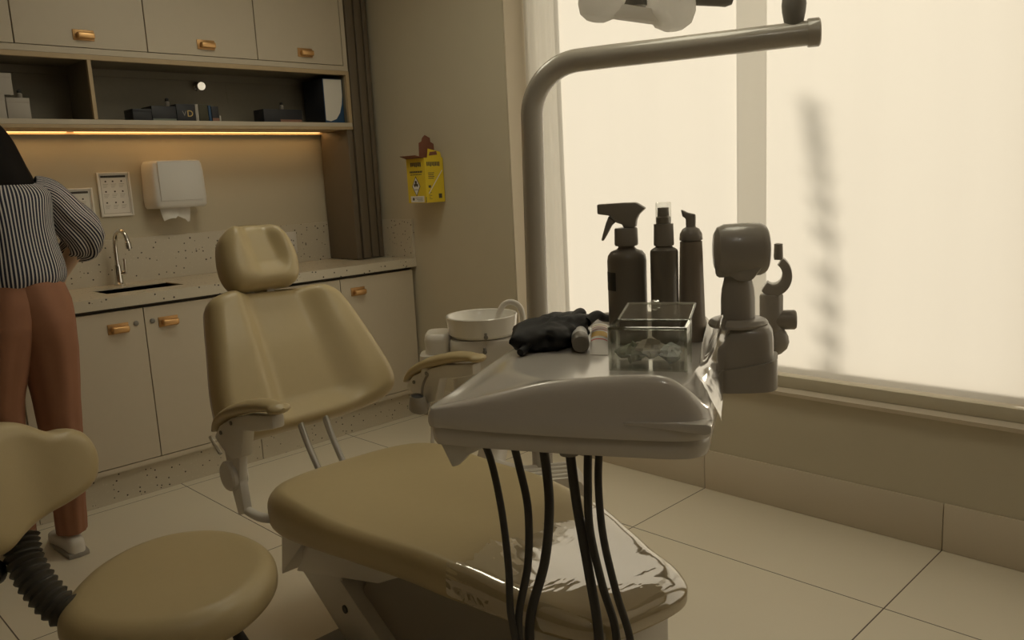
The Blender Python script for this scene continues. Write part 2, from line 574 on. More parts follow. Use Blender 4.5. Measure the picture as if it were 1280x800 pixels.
# window frame, glass
wf = MB()
for a, b in (((XR + .22, WIN_Y0 + .007, WIN_Z0 + .001), (XR + .27, WIN_Y0 + .05, WIN_Z1 - .001)), ((XR + .22, WIN_Y1 - .05, WIN_Z0 + .001), (XR + .27, WIN_Y1 - .007, WIN_Z1 - .001)),
             ((XR + .22, WIN_Y0 + .05, WIN_Z0 + .001), (XR + .27, WIN_Y1 - .05, WIN_Z0 + .04)), ((XR + .22, WIN_Y0 + .05, WIN_Z1 - .04), (XR + .27, WIN_Y1 - .05, WIN_Z1 - .001))):
    wf.box(a, b, bev=.003)
win = struct('window_1', wf, M['white'])
wf = MB()
for a, b in (((XR + .22, W2A + .007, WIN_Z0 + .001), (XR + .27, W2A + .05, WIN_Z1 - .001)), ((XR + .22, W2B - .05, WIN_Z0 + .001), (XR + .27, W2B - .007, WIN_Z1 - .001)),
             ((XR + .22, W2A + .05, WIN_Z0 + .001), (XR + .27, W2B - .05, WIN_Z0 + .04)), ((XR + .22, W2A + .05, WIN_Z1 - .04), (XR + .27, W2B - .05, WIN_Z1 - .001))):
    wf.box(a, b, bev=.003)
win2 = struct('added_window', wf, M['white'])  # frame of the window added beyond the view for light
MB().box((XR + .243, W2A + .05, WIN_Z0 + .04), (XR + .247, W2B - .05, WIN_Z1 - .04)).build('glass_pane', M['pane'], win2, smooth=False)
MB().box((XR + .243, WIN_Y0 + .05, WIN_Z0 + .04), (XR + .247, WIN_Y1 - .05, WIN_Z1 - .04)).build('glass_pane', M['pane'], win, smooth=False)
# tiled baseboards
mb = MB()
y = YF
for y0, y1 in ((YF + .001, -.968), (-.964, -.051), (-.047, .861), (.864, 1.777), (1.780, 2.697), (2.700, 3.64)):
    mb.box((XR - .008, y0, 0.001), (XR - .0005, y1, 0.168), bev=.001)
struct('baseboard_right', mb, M['floortile'] if 'floortile' in M else M['reveal'])
MB().box((XL + .001, YF + .001, 0.001), (XL + .009, YB - .001, 0.168)).build('baseboard_left', M['reveal'])['kind'] = 'structure'
MB().box((XL + .01, YF + .001, 0.001), (XR - .01, YF + .009, 0.168)).build('baseboard_front', M['reveal'])['kind'] = 'structure'


# ------------------------------------------------------------------ blinds (panel track, overlapping)
def blind(name, y0, y1, x, z0, z1, label, folds=0.0):
    n = 60
    R0, R1 = [], []
    mb = MB()
    vs, fs = [], []
    nz = 24
    for i in range(n + 1):
        yy = y0 + (y1 - y0) * i / n
        for k in range(nz + 1):
            zz = z0 + (z1 - z0) * k / nz
            dx = folds * math.sin((yy - y0) * 95) + 0.002 * noise.noise(Vector((yy * 3, zz * 1.2, x * 9)))
            vs.append((x + dx, yy, zz))
    for i in range(n):
        for k in range(nz):
            a = i * (nz + 1) + k
            fs.append([a, a + 1, a + nz + 2, a + nz + 1])
    t = thing(name, (x, (y0 + y1) / 2, z0), label, 'blind', 'translucent window blinds')
    mb.add(vs, fs)
    mb.build('fabric', M['blind'], t)
    return t


BX = XR + .105
b1 = blind('window_blind', 1.565, 2.612, BX, .505, WIN_Z1 - .02, 'cream translucent window blind behind the lamp pole and spray bottles')
b2 = blind('window_blind', .678, 1.690, BX + .02, .505, WIN_Z1 - .02, 'cream translucent window blind with a plant shadow on it')
b3 = blind('window_blind', 2.60, 2.825, BX + .018, .505, WIN_Z1 - .02, 'narrow gathered blind by the wall with the yellow box', folds=.006)
b4 = blind('window_blind', 2.585, 2.82, BX + .040, .505, WIN_Z1 - .02, 'inner layer of the gathered blind next to the wall edge', folds=.004)
b5 = blind('window_blind', W2A + .01, W2B - .01, BX, .505, WIN_Z1 - .02, 'cream translucent blind of the unseen window added for extra light')
mb = MB()
mb.box((BX - .015, WIN_Y0 + .01, WIN_Z1 - .02), (BX + .06, WIN_Y1 - .01, WIN_Z1 - .001), bev=.002)
tag(mb.build('blind_rail', M['white'], base=(0, 0, 0)), 'white rail at the window head carrying the blinds', 'rail')

# outside: paving and the plant that throws its shadow on the blind
struct('ground', MB().box((XR + WT, -2.5, -0.3), (8, 5.5, -0.05)), M['ground'], smooth=False)
px, pz = 3.55, 0.06
pl = thing('potted_plant', (px, 1.29, -0.05), 'slender leafy plant outside, seen as a soft shadow on the blind', 'plant')
MB().lathe([(.11, -.05), (.15, .20), (.16, .28), (.165, .30), (.145, .30), (.13, .25)], (px, 1.28, 0), n=28).build('pot', M['pot'], pl)
stem = [(px, 1.29, .24), (px, 1.30, .6), (px, 1.315, 1.0), (px, 1.35, 1.35), (px, 1.38, 1.56)]
MB().tube(stem, [.015, .012, .009, .006], n=10, smooth=24).build('stem', M['leaf'], pl)
SP = catmull([Vector(q) for q in stem], 40, closed=False)
lv = MB()
for i in range(11):
    q = SP[6 + int(i * (len(SP) - 9) / 10)]
    L = .12
    for sgn, ll in ((1, L), (-1, L * .35)):
        d = Vector((0.15 * math.sin(i * 2.1), sgn * .75, .75 if sgn > 0 else .9)).normalized()
        wv = Vector((1, 0, 0)).cross(d)
        R = []
        for k in range(7):
            tt = k / 6
            wd = .024 * math.sin(math.pi * min(1, .25 + tt * .75)) + .001
            c = q + d * ll * tt
            R.append([c + wv * wd + Vector((.001, 0, 0)), c - wv * wd + Vector((.001, 0, 0)), c - wv * wd - Vector((.001, 0, 0)), c + wv * wd - Vector((.001, 0, 0))])
        lv.rings(R)
lv.build('leaves', M['leaf'], pl)

# ------------------------------------------------------------------ base cabinets
CY, CT = 3.627, 0.90           # door plane, counter top


def handle(parent, x, z, yf, wdt=.086):
    h = MB().box((x - wdt / 2, yf - .004, z - .022), (x + wdt / 2, yf - .0002, z + .022), bev=.0015).build('handle', M['brass2'], parent)
    mb = MB()
    mb.box((x - wdt / 2 + .012, yf - .030, z - .016), (x + wdt / 2 - .004, yf - .004, z + .010), bev=.006, seg=3)
    mb.build('pull', M['brass'], h)
    return h


def base_cabinet(x0, x1, doors, label, keyed=()):
    t = thing('base_cabinet', ((x0 + x1) / 2, CY + .2, 0), label, 'cabinet', 'base cabinets under the worktop')
    mb = MB()
    mb.box((x0 + .001, CY + .02, .145), (x0 + .018, YB - .02, .838)); mb.box((x1 - .018, CY + .02, .145), (x1 - .001, YB - .02, .838))
    mb.box((x0 + .018, CY + .02, .145), (x1 - .018, YB - .02, .163)); mb.box((x0 + .018, YB - .036, .163), (x1 - .018, YB - .02, .838))
    mb.build('carcass', M['cab'], t, smooth=False)
    MB().box((x0 + .001, CY + .012, .838), (x1 - .001, CY + .03, .852)).build('gap_shade', M['gap'], t, smooth=False)  # dark strip painted in for the shade between worktop and doors
    MB().box((x0 + .001, CY + .045, .001), (x1 - .001, CY + .065, .145)).build('plinth', M['terrazzo'], t, smooth=False)
    MB().box((x0 + .001, CY + .002, .145), (x1 - .001, CY + .0199, .166)).build('bottom_rail', M['cab'], t, smooth=False)
    for i, (a, b, hx) in enumerate(doors):
        d = MB().box((a + .002, CY, .170), (b - .002, CY + .0195, .836), bev=.0008).build('door', M['cab'], t, smooth=False)
        handle(d, hx, .763, CY)
        if i in keyed:
            kx = b - .037 if hx > (a + b) / 2 else a + .033
            MB().lathe([(.011, 0), (.011, .004), (.008, .006), (.003, .006)], (kx, CY, .774), (0, -1, 0), n=18).build('lock', M['greydark'], d)
    return t


base_cabinet(-1.17, -.172, ((-1.17, -.672, -.78), (-.672, -.172, -.57)), 'cream base cabinet farthest along the worktop from the window')
base_cabinet(-.17, .828, ((-.17, .328, .217), (.328, .828, .43)), 'cream base cabinet standing behind the person at the worktop')
base_cabinet(.83, 1.828, ((.83, 1.329, 1.217), (1.329, 1.828, 1.43)), 'cream two-door base cabinet with brass pulls under the sink', keyed=(0, 1))
base_cabinet(1.83, 2.80, ((1.83, 2.327, 2.22), (2.327, 2.80, 2.43)), 'cream base cabinet in the corner beside the window wall')

# worktop with sink cut-out (front 0.853..0.90)
SX0, SX1, SY0, SY1 = 1.235, 1.575, 3.76, 3.965
wt = thing('worktop', (1.0, 3.87, .853), 'speckled cream terrazzo worktop with upstands and inset sink', 'worktop')
mb = MB()
WY0 = 3.609
mb.box((-1.17, WY0, .853), (SX0, YB - .001, CT))
mb.box((SX1, WY0, .853), (XR - .001, YB - .001, CT))
mb.box((SX0, WY0, .853), (SX1, SY0, CT))
mb.box((SX0, SY1, .853), (SX1, YB - .001, CT))
mb.build('slab', M['terrazzo'], wt, smooth=False)
mb = MB()
mb.box((-1.17, YB - .020, CT), (2.62, YB - .0005, 1.113), bev=.001)
mb.box((XR - .018, 3.572 + .04, CT), (XR - .0005, YB - .021, 1.113), bev=.001)
mb.build('upstand', M['terrazzo'], wt, smooth=False)
mb = MB()
b0, b1_ = .70, .8525
mb.box((SX0 - .004, SY0 - .004, b0), (SX1 + .004, SY1 + .004, b0 + .004))
mb.box((SX0 - .004, SY0 - .004, b0), (SX0, SY1 + .004, .895)); mb.box((SX1, SY0 - .004, b0), (SX1 + .004, SY1 + .004, .895))
mb.box((SX0, SY0 - .004, b0), (SX1, SY0, .895)); mb.box((SX0, SY1, b0), (SX1, SY1 + .004, .895))
mb.build('basin', M['steel'], wt, smooth=False)

# tap
tp = thing('tap', (1.398, 4.065, CT), 'chrome gooseneck tap at the back of the sink', 'tap')
MB().lathe([(.026, 0), (.026, .008), (.018, .014), (.0155, .09), (.013, .10)], (1.398, 4.065, CT), n=24).build('body', M['chrome'], tp)
MB().tube([(1.398, 4.065, CT + .09), (1.398, 4.065, 1.08), (1.402, 4.055, 1.13), (1.410, 4.03, 1.158), (1.420, 4.0, 1.150), (1.426, 3.985, 1.12), (1.427, 3.98, 1.100)], .0105, smooth=60, n=16).build('spout', M['chrome'], tp)
MB().lathe([(.013, 0), (.014, .03), (.012, .034)], (1.428, 3.978, 1.072), (-.03, .05, 1), n=20).build('nozzle', M['chrome'], tp)
mb = MB()
mb.tube([(1.398, 4.065, CT + .055), (1.425, 4.05, CT + .06)], .011, n=14)
mb.tube([(1.424, 4.05, CT + .05), (1.426, 4.047, CT + .125)], .0075, n=12)
mb.build('lever', M['chrome'], tp)

# ------------------------------------------------------------------ wall cabinet with open niche and LED strip
UY = 3.86
UX1 = 2.64
wc = thing('wall_cabinet', (1.0, 4.0, 1.61), 'long cream wall cabinet with open shelf niche and warm light strip', 'cabinet')
mb = MB()
mb.box((-1.17, UY + .02, 1.925), (UX1, YB - .001, ZC - .002))
mb.build('carcass', M['cab'], wc, smooth=False)
doors = [(-1.09, -.56, -.82), (-.556, -.026, -.29), (-.022, .508, .25), (.512, 1.043, .78), (1.045, 1.577, 1.312), (1.579, 2.115, 1.853), (2.117, 2.612, 2.384)]
for a, b, hx in doors:
    d = MB().box((a + .0015, UY, 1.948), (b - .0015, UY + .0195, ZC - .004), bev=.0008).build('door', M['cab'], wc, smooth=False)
    handle(d, hx, 1.998, UY)
mb = MB()
mb.box((-1.17, UY + .001, 1.920), (UX1, UY + .0195, 1.945))
mb.box((2.615, UY + .001, 1.9451), (UX1, UY + .0195, ZC - .004))
mb.build('front_rail', M['cab'], wc, smooth=False)
mb = MB()
mb.box((-1.17, UY - .001, 1.898), (UX1 + .002, UY + .018, 1.919), bev=.001)          # edge strip under the rail
mb.box((-1.17, UY - .001, 1.612), (UX1 + .002, UY + .018, 1.627), bev=.001)
mb.box((1.312, UY - .0015, 1.6485), (1.328, UY + .0178, 1.8978), bev=.001)
mb.box((2.622, UY - .0015, 1.6485), (UX1 + .002, UY + .0178, 1.8978), bev=.001)
mb.build('edge_strip', M['edge'], wc, smooth=False)
mb = MB()
mb.box((-1.17, UY + .0185, 1.903), (UX1 - .001, YB - .001, 1.921))
mb.box((-1.17, YB - .02, 1.6485), (UX1 - .001, YB - .0012, 1.9025))
mb.box((2.622, UY + .0185, 1.6485), (UX1 - .001, YB - .0205, 1.9025))
mb.box((-1.17, YB - .030, 1.868), (2.62, YB - .0203, 1.902))
mb.build('niche_lining', M['niche'], wc, smooth=False)
for k, dx in enumerate((1.312, -.02)):
    MB().box((dx, UY + .0185, 1.6485), (dx + .016, YB - .0305, 1.9025)).build('divider', M['niche'], wc, smooth=False)
mb = MB()
mb.box((-1.17, UY, 1.6275), (UX1 + .001, YB - .001, 1.648), bev=.001)
mb.build('shelf', M['cabedge'] if 'cabedge' in M else M['cab'], wc, smooth=False)
mb = MB()
mb.box((-1.17, UY + .02, 1.612), (UX1, YB - .075, 1.6272))
mb.box((-1.17, YB - .045, 1.603), (UX1 - .03, YB - .001, 1.6272))
mb.build('under_panel', M['edge'], wc, smooth=False)
ls = MB().box((-1.15, YB - .0735, 1.613), (1.27, YB - .047, 1.6265))
ls.box((1.30, YB - .0735, 1.613), (2.585, YB - .047, 1.6265))
ls.build('light_strip', M['led'], wc, smooth=False)

# brown fluted side panel between wall cabinet and window wall
fp = MB()
fp.box((2.606, UY + .004, CT + .004), (2.6395, YB - .022, 1.6110), bev=.002)
fp.box((2.650, UY, CT + .004), (2.700, YB - .022, ZC - .002), bev=.005)
fp.box((2.711, UY + .006, CT + .004), (2.757, YB - .022, ZC - .002), bev=.005)
fp.box((2.768, UY + .012, CT + .004), (2.797, YB - .022, ZC - .002), bev=.005)
fp.box((2.632, UY + .045, CT + .0045), (2.797, YB - .0235, 1.6095))
fp.box((2.6445, UY + .045, 1.6), (2.797, YB - .023, ZC - .002))
tag(fp.build('fluted_panel', M['flute'], base=(2.7, 4.0, CT)), 'brown fluted side panel standing on the worktop in the corner', 'panel')

# ------------------------------------------------------------------ wall items
BYW = YB - .001   # face of back wall
td = thing('towel_dispenser', (1.715, BYW, 1.24), 'white folded paper towel dispenser on the wall above the sink', 'dispenser')
DX0, DX1, DZ0, DZ1, DD = 1.592, 1.858, 1.247, 1.475, .145
R = []
for z, g in ((DZ0 - .0, .012), (DZ0 + .012, .002), (DZ0 + .05, 0), (DZ1 - .05, .004), (DZ1 - .015, .008), (DZ1, .02)):
    ring = []
    for k in range(13):
        a = math.pi * k / 12
        xx = (DX0 + DX1) / 2 - math.cos(a) ** 1 * (DX1 - DX0) / 2 * (1 if abs(math.cos(a)) < .98 else 1)
        e = .22
        cx = math.copysign(abs(math.cos(a)) ** e, math.cos(a)); sy = abs(math.sin(a)) ** e
        xx = (DX0 + DX1) / 2 - cx * ((DX1 - DX0) / 2 - g)
        ring.append((xx, BYW - .02 - sy * (DD - .02 - g), z))
    ring += [(DX1 - g, BYW, z), (DX0 + g, BYW, z)]
    R.append(ring)
MB().rings(R).build('cover', M['dispenser'], td, angle=50)
MB().box((DX0 + .028, BYW - DD - .0025, DZ0 + .035), (DX1 - .028, BYW - DD + .004, DZ1 - .004), bev=.002).build('front_panel', M['dispenser'], td)
pt = []
for i in range(13):
    s = i / 12
    x = 1.628 + s * .15
    zb = 1.186 + .012 * math.sin(s * 5) + (.014 if .45 < s < .9 else 0) + .02 * max(0, s - .85)
    pt.append([(x, BYW - .095 - .004 * math.sin(s * 7), DZ0 + .004), (x + .004 - .008 * s, BYW - .10 - .006 * math.sin(s * 6), (zb + DZ0) / 2), (x + .010 - .02 * s, BYW - .108 - .01 * math.sin(s * 5), zb),
               (x + .010 - .02 * s, BYW - .106 - .01 * math.sin(s * 5), zb), (x + .004 - .008 * s, BYW - .097 - .006 * math.sin(s * 6), (zb + DZ0) / 2), (x, BYW - .092 - .004 * math.sin(s * 7), DZ0 + .004)])
tag(MB().rings(pt).build('paper_towel', M['paper'], td), 'white paper towel hanging out of the slot')


def poster(x0, x1, z0, z1, label, rows, title_z):
    t = thing('notice', ((x0 + x1) / 2, BYW, z0), label, 'notice', 'framed notices above the worktop')
    mb = MB()
    f = .009
    mb.box((x0, BYW - .012, z0), (x0 + f, BYW, z1), bev=.0015); mb.box((x1 - f, BYW - .012, z0), (x1, BYW, z1), bev=.0015)
    mb.box((x0 + f, BYW - .012, z0), (x1 - f, BYW, z0 + f), bev=.0015); mb.box((x0 + f, BYW - .012, z1 - f), (x1 - f, BYW, z1), bev=.0015)
    mb.build('frame', M['paper'], t)
    sh = MB().box((x0 + f, BYW - .006, z0 + f), (x1 - f, BYW - .001, z1 - f)).build('sheet', M['paper'], t, smooth=False)
    mb = MB()
    yy = BYW - .0068
    mb.box((x0 + .017, yy, title_z - .005), (x1 - .02, yy + .0006, title_z + .005))
    rnd = random.Random(int(x0 * 1000))
    for r in rows:
        for c in range(3):
            cx = x0 + .036 + c * (x1 - x0 - .07) / 2.2 + rnd.uniform(-.003, .003)
            mb.box((cx - .004, yy, r - .004), (cx + .003, yy + .0006, r + .003))
    mb.build('lettering', M['ink'], sh, smooth=False)
    mb = MB()
    mb.box((x0 + .014, yy, z0 + .014), (x0 + .0155, yy + .0004, z1 - .014)); mb.box((x1 - .0155, yy, z0 + .014), (x1 - .014, yy + .0004, z1 - .014))
    mb.box((x0 + .014, yy, z0 + .014), (x1 - .014, yy + .0004, z0 + .0155))
    for r in rows:
        for c in range(3):
            cx = x0 + .036 + c * (x1 - x0 - .07) / 2.2
            for q in range(3):
                mb.box((cx - .012, yy, r - .014 - q * .007), (cx + .012 - q * .004, yy + .0004, r - .0155 - q * .007 + .003))
    mb.build('fine_lettering', M['inkgrey'], sh, smooth=False)
    return t


poster(1.386, 1.537, 1.222, 1.430, 'white framed notice between the other notice and the towel dispenser', (1.388, 1.340, 1.288), 1.410)
poster(1.180, 1.360, 1.140, 1.362, 'white framed notice half hidden by the striped sleeve', (1.312, 1.262, 1.21), 1.342)

so = thing('power_socket', (2.36, YB - .021, .95), 'white wall socket in the worktop upstand behind the headrest', 'socket')
MB().box((2.325, YB - .027, .952), (2.394, YB - .0202, 1.075), bev=.002).build('plate', M['white'], so)
mb = MB()
for z in (1.0, 1.025):
    for dx in (-.012, 0, .012):
        mb.lathe([(.004, 0), (.004, .001), (.001, .001)], (2.36 + dx, YB - .0272, z + (0 if dx else .004)), (0, -1, 0), n=10)
mb.build('pin_holes', M['greydark'], so)

# niche contents (shelf top 1.648)
SH = 1.6485


def carton(x0, x1, y0, y1, z0, z1, m, label, cat='box', name='carton', group=None, extra=None, lid=None):
    t = thing(name, ((x0 + x1) / 2, (y0 + y1) / 2, z0), label, cat, group)
    body = MB().box((x0, y0, z0), (x1, y1, z1), bev=.0012).build('body', m, t)
    if lid:
        MB().box((x0 - .0006, y0 - .0006, z1 - (z1 - z0) * .22), (x1 + .0006, y1 + .0006, z1 + .001), bev=.001).build('lid', lid, t)
    return t, body


carton(.915, .997, 3.93, 4.02, SH, SH + .10, M['box'], 'small white carton at the left end of the niche, cut by the frame', group='white cartons in the niche', lid=M['box'])
carton(1.004, 1.090, 3.94, 4.03, SH, SH + .090, M['box'], 'white carton on the shelf with a small vial beside it', group='white cartons in the niche', lid=M['box'])
carton(.945, 1.035, 3.94, 4.0, SH + .1018, SH + .188, M['box'], 'white carton stacked on top of the other cartons', group='white cartons in the niche', lid=M['box'])


def vial(x, y, z, label, hgt=.035, base=SH):
    t = thing('vial', (x, y, z), label, 'bottle', 'small dark-capped vials in the niche')
    MB().lathe([(.009, 0), (.0105, .003), (.0105, hgt * .6), (.006, hgt * .7), (.006, hgt * .75)], (x, y, z), n=16).build('glass', M['greymid'], t)
    MB().lathe([(.0085, hgt * .72), (.009, hgt), (.006, hgt * 1.08)], (x, y, z), n=16).build('cap', M['dark'], t)


vial(1.068, 3.985, SH + .0915, 'small dark-capped vial on top of the lower white carton', .034)
# black books / boxes in the middle
carton(1.515, 1.60, 3.955, 4.06, SH, SH + .058, M['navy'], 'low black box at the left end of the row of books', group='black boxes and books in the niche', lid=M['navy'])
t, _ = carton(1.602, 1.716, 3.955, 4.08, SH, SH + .074, M['navy'], 'black box with a pale green strip at its foot', group='black boxes and books in the niche')
tag(MB().box((1.603, 3.953, SH + .001), (1.713, 3.9548, SH + .016)).build('label_strip', M['palegreen'], t), 'pale green strip')
vial(1.705, 4.02, SH + .0745, 'small dark-capped vial on the black boxes beside the VD box', .040)
t, body = carton(1.719, 1.808, 3.955, 4.07, SH, SH + .085, M['navy'], 'black box printed with the gold letters VD', group='black boxes and books in the niche')
mb = MB(); v, f = text_mesh('D', .042, (1.783, 3.9542, SH + .040), (1, 0, 0), (0, 0, 1)); mb.add(v, f)
tag(mb.build('letter', M['gold'], t, smooth=False), 'gold printed letter')
mb = MB(); v, f = text_mesh('V', .034, (1.755, 3.9542, SH + .040), (1, 0, 0), (0, 0, 1)); mb.add(v, f)
tag(mb.build('letter', M['inkgrey'], t, smooth=False), 'dim grey printed letter')
for x0, x1, hh, m_, lab in ((1.811, 1.826, .086, 'box', 'thin white book beside the VD box'), (1.829, 1.874, .086, 'olive', 'dark olive book standing among the black boxes'),
                            (1.877, 1.890, .082, 'blue', 'thin blue book between olive and black books'), (1.893, 1.928, .078, 'navy', 'small black book with a brown foot at the right of the row'),
                            (1.930, 1.938, .034, 'box', 'short white booklet at the right end of the row')):
    t = thing('book', ((x0 + x1) / 2, 4.0, SH), lab, 'book', 'books in the niche')
    MB().box((x0, 3.955, SH), (x1, 4.08, SH + hh), bev=.001).build('cover', M[m_], t)
    MB().box((x0 + .001, 3.962, SH + hh - .003), (x1 - .001, 4.078, SH + hh + .0004)).build('pages', M['paper'], t)
    if hh == .078:
        MB().box((x0 + .001, 3.9535, SH + .002), (x1 - .001, 3.9548, SH + .022)).build('label_strip', M['pink'], t)
t, _ = carton(2.170, 2.392, 3.955, 4.06, SH, SH + .072, M['navy'], 'low dark box with pink strip standing alone near the niche end')
MB().box((2.262, 3.9535, SH + .002), (2.388, 3.9548, SH + .020)).build('label_strip', M['pink'], t)
vial(2.307, 4.01, SH + .0725, 'small dark-capped vial on the low dark box with the pink strip', .038)
# blue and white magazine file at the right end
mf = thing('magazine_file', (2.55, 4.0, SH), 'blue magazine file with a white rounded panel at the niche end', 'file')
MB().box((2.500, 3.9045, SH), (2.6195, 4.10, SH + .233), bev=.001).build('case', M['navy'], mf)
MB().box((2.5005, 3.900, SH + .0005), (2.619, 3.9043, SH + .2325)).build('front_panel', M['blue'], mf, smooth=False)
poly = [(0, .015), (.03, .010), (.065, .022), (.09, .055), (.105, .10), (.112, .15), (.112, .229), (0, .229)]
MB().prism(poly, (2.503, 3.8992, SH), (1, 0, 0), (0, 0, 1), (0, 1, 0), -.0008, .0004).build('white_panel', M['paper'], mf, smooth=False)
# chrome knob and pale tag on the niche back
NB = YB - .0203
kb = thing('round_knob', (1.925, NB, 1.842), 'chrome knob with bright round face on the niche back panel', 'knob')
MB().lathe([(.022, 0), (.022, .006), (.015, .012), (.015, .03)], (1.918, NB, 1.840), (0, -1, 0), n=24).build('stem', M['chrome'], kb)
MB().lathe([(.006, 0), (.020, .003), (.021, .012), (.0200, .0145), (.003, .0147)], (1.9215, NB - .03, 1.841), (-.03, -1, -.15), n=24).build('face', M['mirror'], kb)
tag(MB().prism([(0, .10), (.006, .0), (.024, .0), (.022, .10)], (2.068, NB - .0016, 1.760), (1, 0, 0), (0, 0, 1), (0, 1, 0), 0, .0012).build('paper_tag', M['niche'], base=(2.08, NB, 1.76)),
    'small pale paper tag stuck on the niche back panel', 'tag')

# ------------------------------------------------------------------ yellow sharps box on the window wall
sb = thing('sharps_box', (2.75, 3.38, 1.21), 'yellow cardboard sharps box with brown flaps on the wall', 'box')
bx0, bx1, by0, by1, bz0, bz1 = 2.690, XR - .004, 3.325, 3.475, 1.205, 1.432
mb = MB()
mb.box((bx0, by0, bz0), (bx1, by1, bz1), bev=.0015)
mb.build('carton', M['yellow'], sb, smooth=False)
MB().prism([(.012, 0), (.105, 0), (.100, .028), (.022, .045)], (bx0 + .01, by0 - .0002, bz1), (1, 0, 0), (0, .06, 1), (0, 1, 0), 0, .003).build('side_flap', M['yellow'], sb, smooth=False)
MB().prism([(.022, .012), (.078, .016), (.074, .034), (.03, .030)], (bx0 + .01, by0 - .0012, bz1 - .002), (1, 0, 0), (0, .06, 1), (0, 1, 0), 0, .0006).build('hand_slot', M['brown'], sb, smooth=False)
MB().prism([(.0, 0), (.105, 0), (.10, .075), (.08, .085), (.078, .105), (.045, .12), (.028, .105), (.022, .088), (.004, .08)], (bx1 - .118, by0 + .045, bz1 - .004), (1, 0, 0), (0, 0, 1), (0, 1, 0), 0, .003).build('lid_flap', M['brown'], sb, smooth=False)
MB().prism([(0, 0), (.14, 0), (.135, .05), (.01, .05)], (bx0 - .001, by0 + .005, bz1 - .001), (0, 1, 0), (-.9, 0, .25), (.25, 0, .9), 0, .003).build('front_flap', M['brown'], sb, smooth=False)
# print on the front (faces -X) and on the side (faces -Y); local frames
pr, pg = MB(), MB()


def on_front(u0, u1, z0, z1, m, e=.0006):       # u from the corner edge towards +Y
    m.box((bx0 - e, by0 + u0, bz0 + z0), (bx0 - .0001, by0 + u1, bz0 + z1))


def on_side(u0, u1, z0, z1, m, e=.0006):        # u from the corner edge towards the wall
    m.box((bx0 + u0, by0 - e, bz0 + z0), (bx0 + u1, by0 - .0001, bz0 + z1))


rnd = random.Random(3)
for k in range(8):                                # illegible block of heavy lettering near the top of both faces
    on_front(.030 + k * .011, .038 + k * .011, .182 + rnd.uniform(0, .006), .206, pr)
    on_side(.014 + k * .011, .0215 + k * .011, .182 + rnd.uniform(0, .006), .206, pr)
for k in range(10):
    on_front(.022 + k * .0105, .030 + k * .0105, .153, .163, pr)
    on_front(.030 + k * .0095, .036 + k * .0095, .142, .147, pr)
mb = MB()
dia = [(0, .052), (.034, 0), (0, -.052), (-.034, 0)]
o_ = (bx0, by0 + .078, bz0 + .085)
MB().prism(dia, o_, (0, 1, 0), (0, 0, 1), (1, 0, 0), -.0006, -.0001).build('diamond_border', M['ink'], sb, smooth=False)
MB().prism([(a * .86, b * .86) for a, b in dia], o_, (0, 1, 0), (0, 0, 1), (1, 0, 0), -.0011, -.0007).build('diamond', M['paper'], sb, smooth=False)
# trefoil hazard mark
hz = MB()
for a in (90, 210, 330):
    c = Vector((bx0 - .0012, by0 + .078 + .010 * math.cos(math.radians(a)), bz0 + .096 + .010 * math.sin(math.radians(a))))
    hz.lathe([(.0055, 0), (.0085, 0), (.0085, .0005), (.0055, .0005)], c, (-1, 0, 0), n=18)
hz.lathe([(.001, 0), (.004, 0), (.004, .0006), (.001, .0006)], (bx0 - .0012, by0 + .078, bz0 + .096), (-1, 0, 0), n=14)
hz.build('hazard_symbol_print', M['ink'], sb, smooth=False)
for k in range(4):
    on_front(.064 + k * .0075, .069 + k * .0075, .066, .070, pr, e=.0014)
on_front(.018, .128, .003, .035, pg)
for k in range(3):
    on_front(.03, .07 + .01 * k, .010 + k * .007, .012 + k * .007, pr, e=.0011)
pr.lathe([(.005, 0), (.008, 0), (.008, .0005), (.005, .0005)], (bx0 - .0008, by0 + .105, bz0 + .02), (-1, 0, 0), n=16)
on_front(-.0005, .004, .002, .03, pr)
for k in range(4):
    on_side(.020, .060 - .004 * (k % 2), .148 - k * .009, .1515 - k * .009, pr)
on_side(.018, .034, .075, .088, pr)
on_side(.082, .104, .020, .043, pr)
on_side(.088, .098, .026, .037, pr, e=.0011)
for k in range(6):
    on_side(.018, .028 + .01 * (k % 2), .058 - k * .008, .060 - k * .008, pr)
pr.build('lettering', M['ink'], sb, smooth=False)
pg.build('white_label', M['paper'], sb, smooth=False)
mb = MB()
d = Vector((.095, 0, .115)).normalized()
mb.prism([(0, 0), (.15, 0), (.15, .004), (0, .004)], (bx0 + .018, by0 - .0016, bz0 + .045), d, Vector((-d.z, 0, d.x)), (0, 1, 0), -.0008, .0002)
mb.build('carry_strap', M['paper'], sb, smooth=False)

# ------------------------------------------------------------------ panels added overhead for fill light, then the four-spot light read from glints
for k, (qx, qy, where) in enumerate(((1.95, 1.25, 'over the foot of the chair'), (1.75, 2.65, 'over the chair back and spittoon'))):
    pl_ = thing('added_ceiling_panel', (qx, qy, ZC), 'unseen square panel added to the ceiling for fill light, ' + where, 'light', 'added fill panels')
    mb = MB()
    for a, b in (((-.31, -.31), (.31, -.29)), ((-.31, .29), (.31, .31)), ((-.31, -.29), (-.29, .29)), ((.29, -.29), (.31, .29))):
        mb.box((qx + a[0], qy + a[1], ZC - .02), (qx + b[0], qy + b[1], ZC - .0005))
    mb.build('frame', M['white'], pl_, smooth=False)
    MB().box((qx - .29, qy - .29, ZC - .012), (qx + .29, qy + .29, ZC - .001)).build('diffuser', M['panel'], pl_, smooth=False)
cl = thing('ceiling_light', (0.55, 0.15, ZC), 'square recessed ceiling light with four small spots, above the camera', 'light')
MB().box((.40, .0, ZC - .02), (.70, .30, ZC - .0005), bev=.004).build('frame', M['dark'], cl)
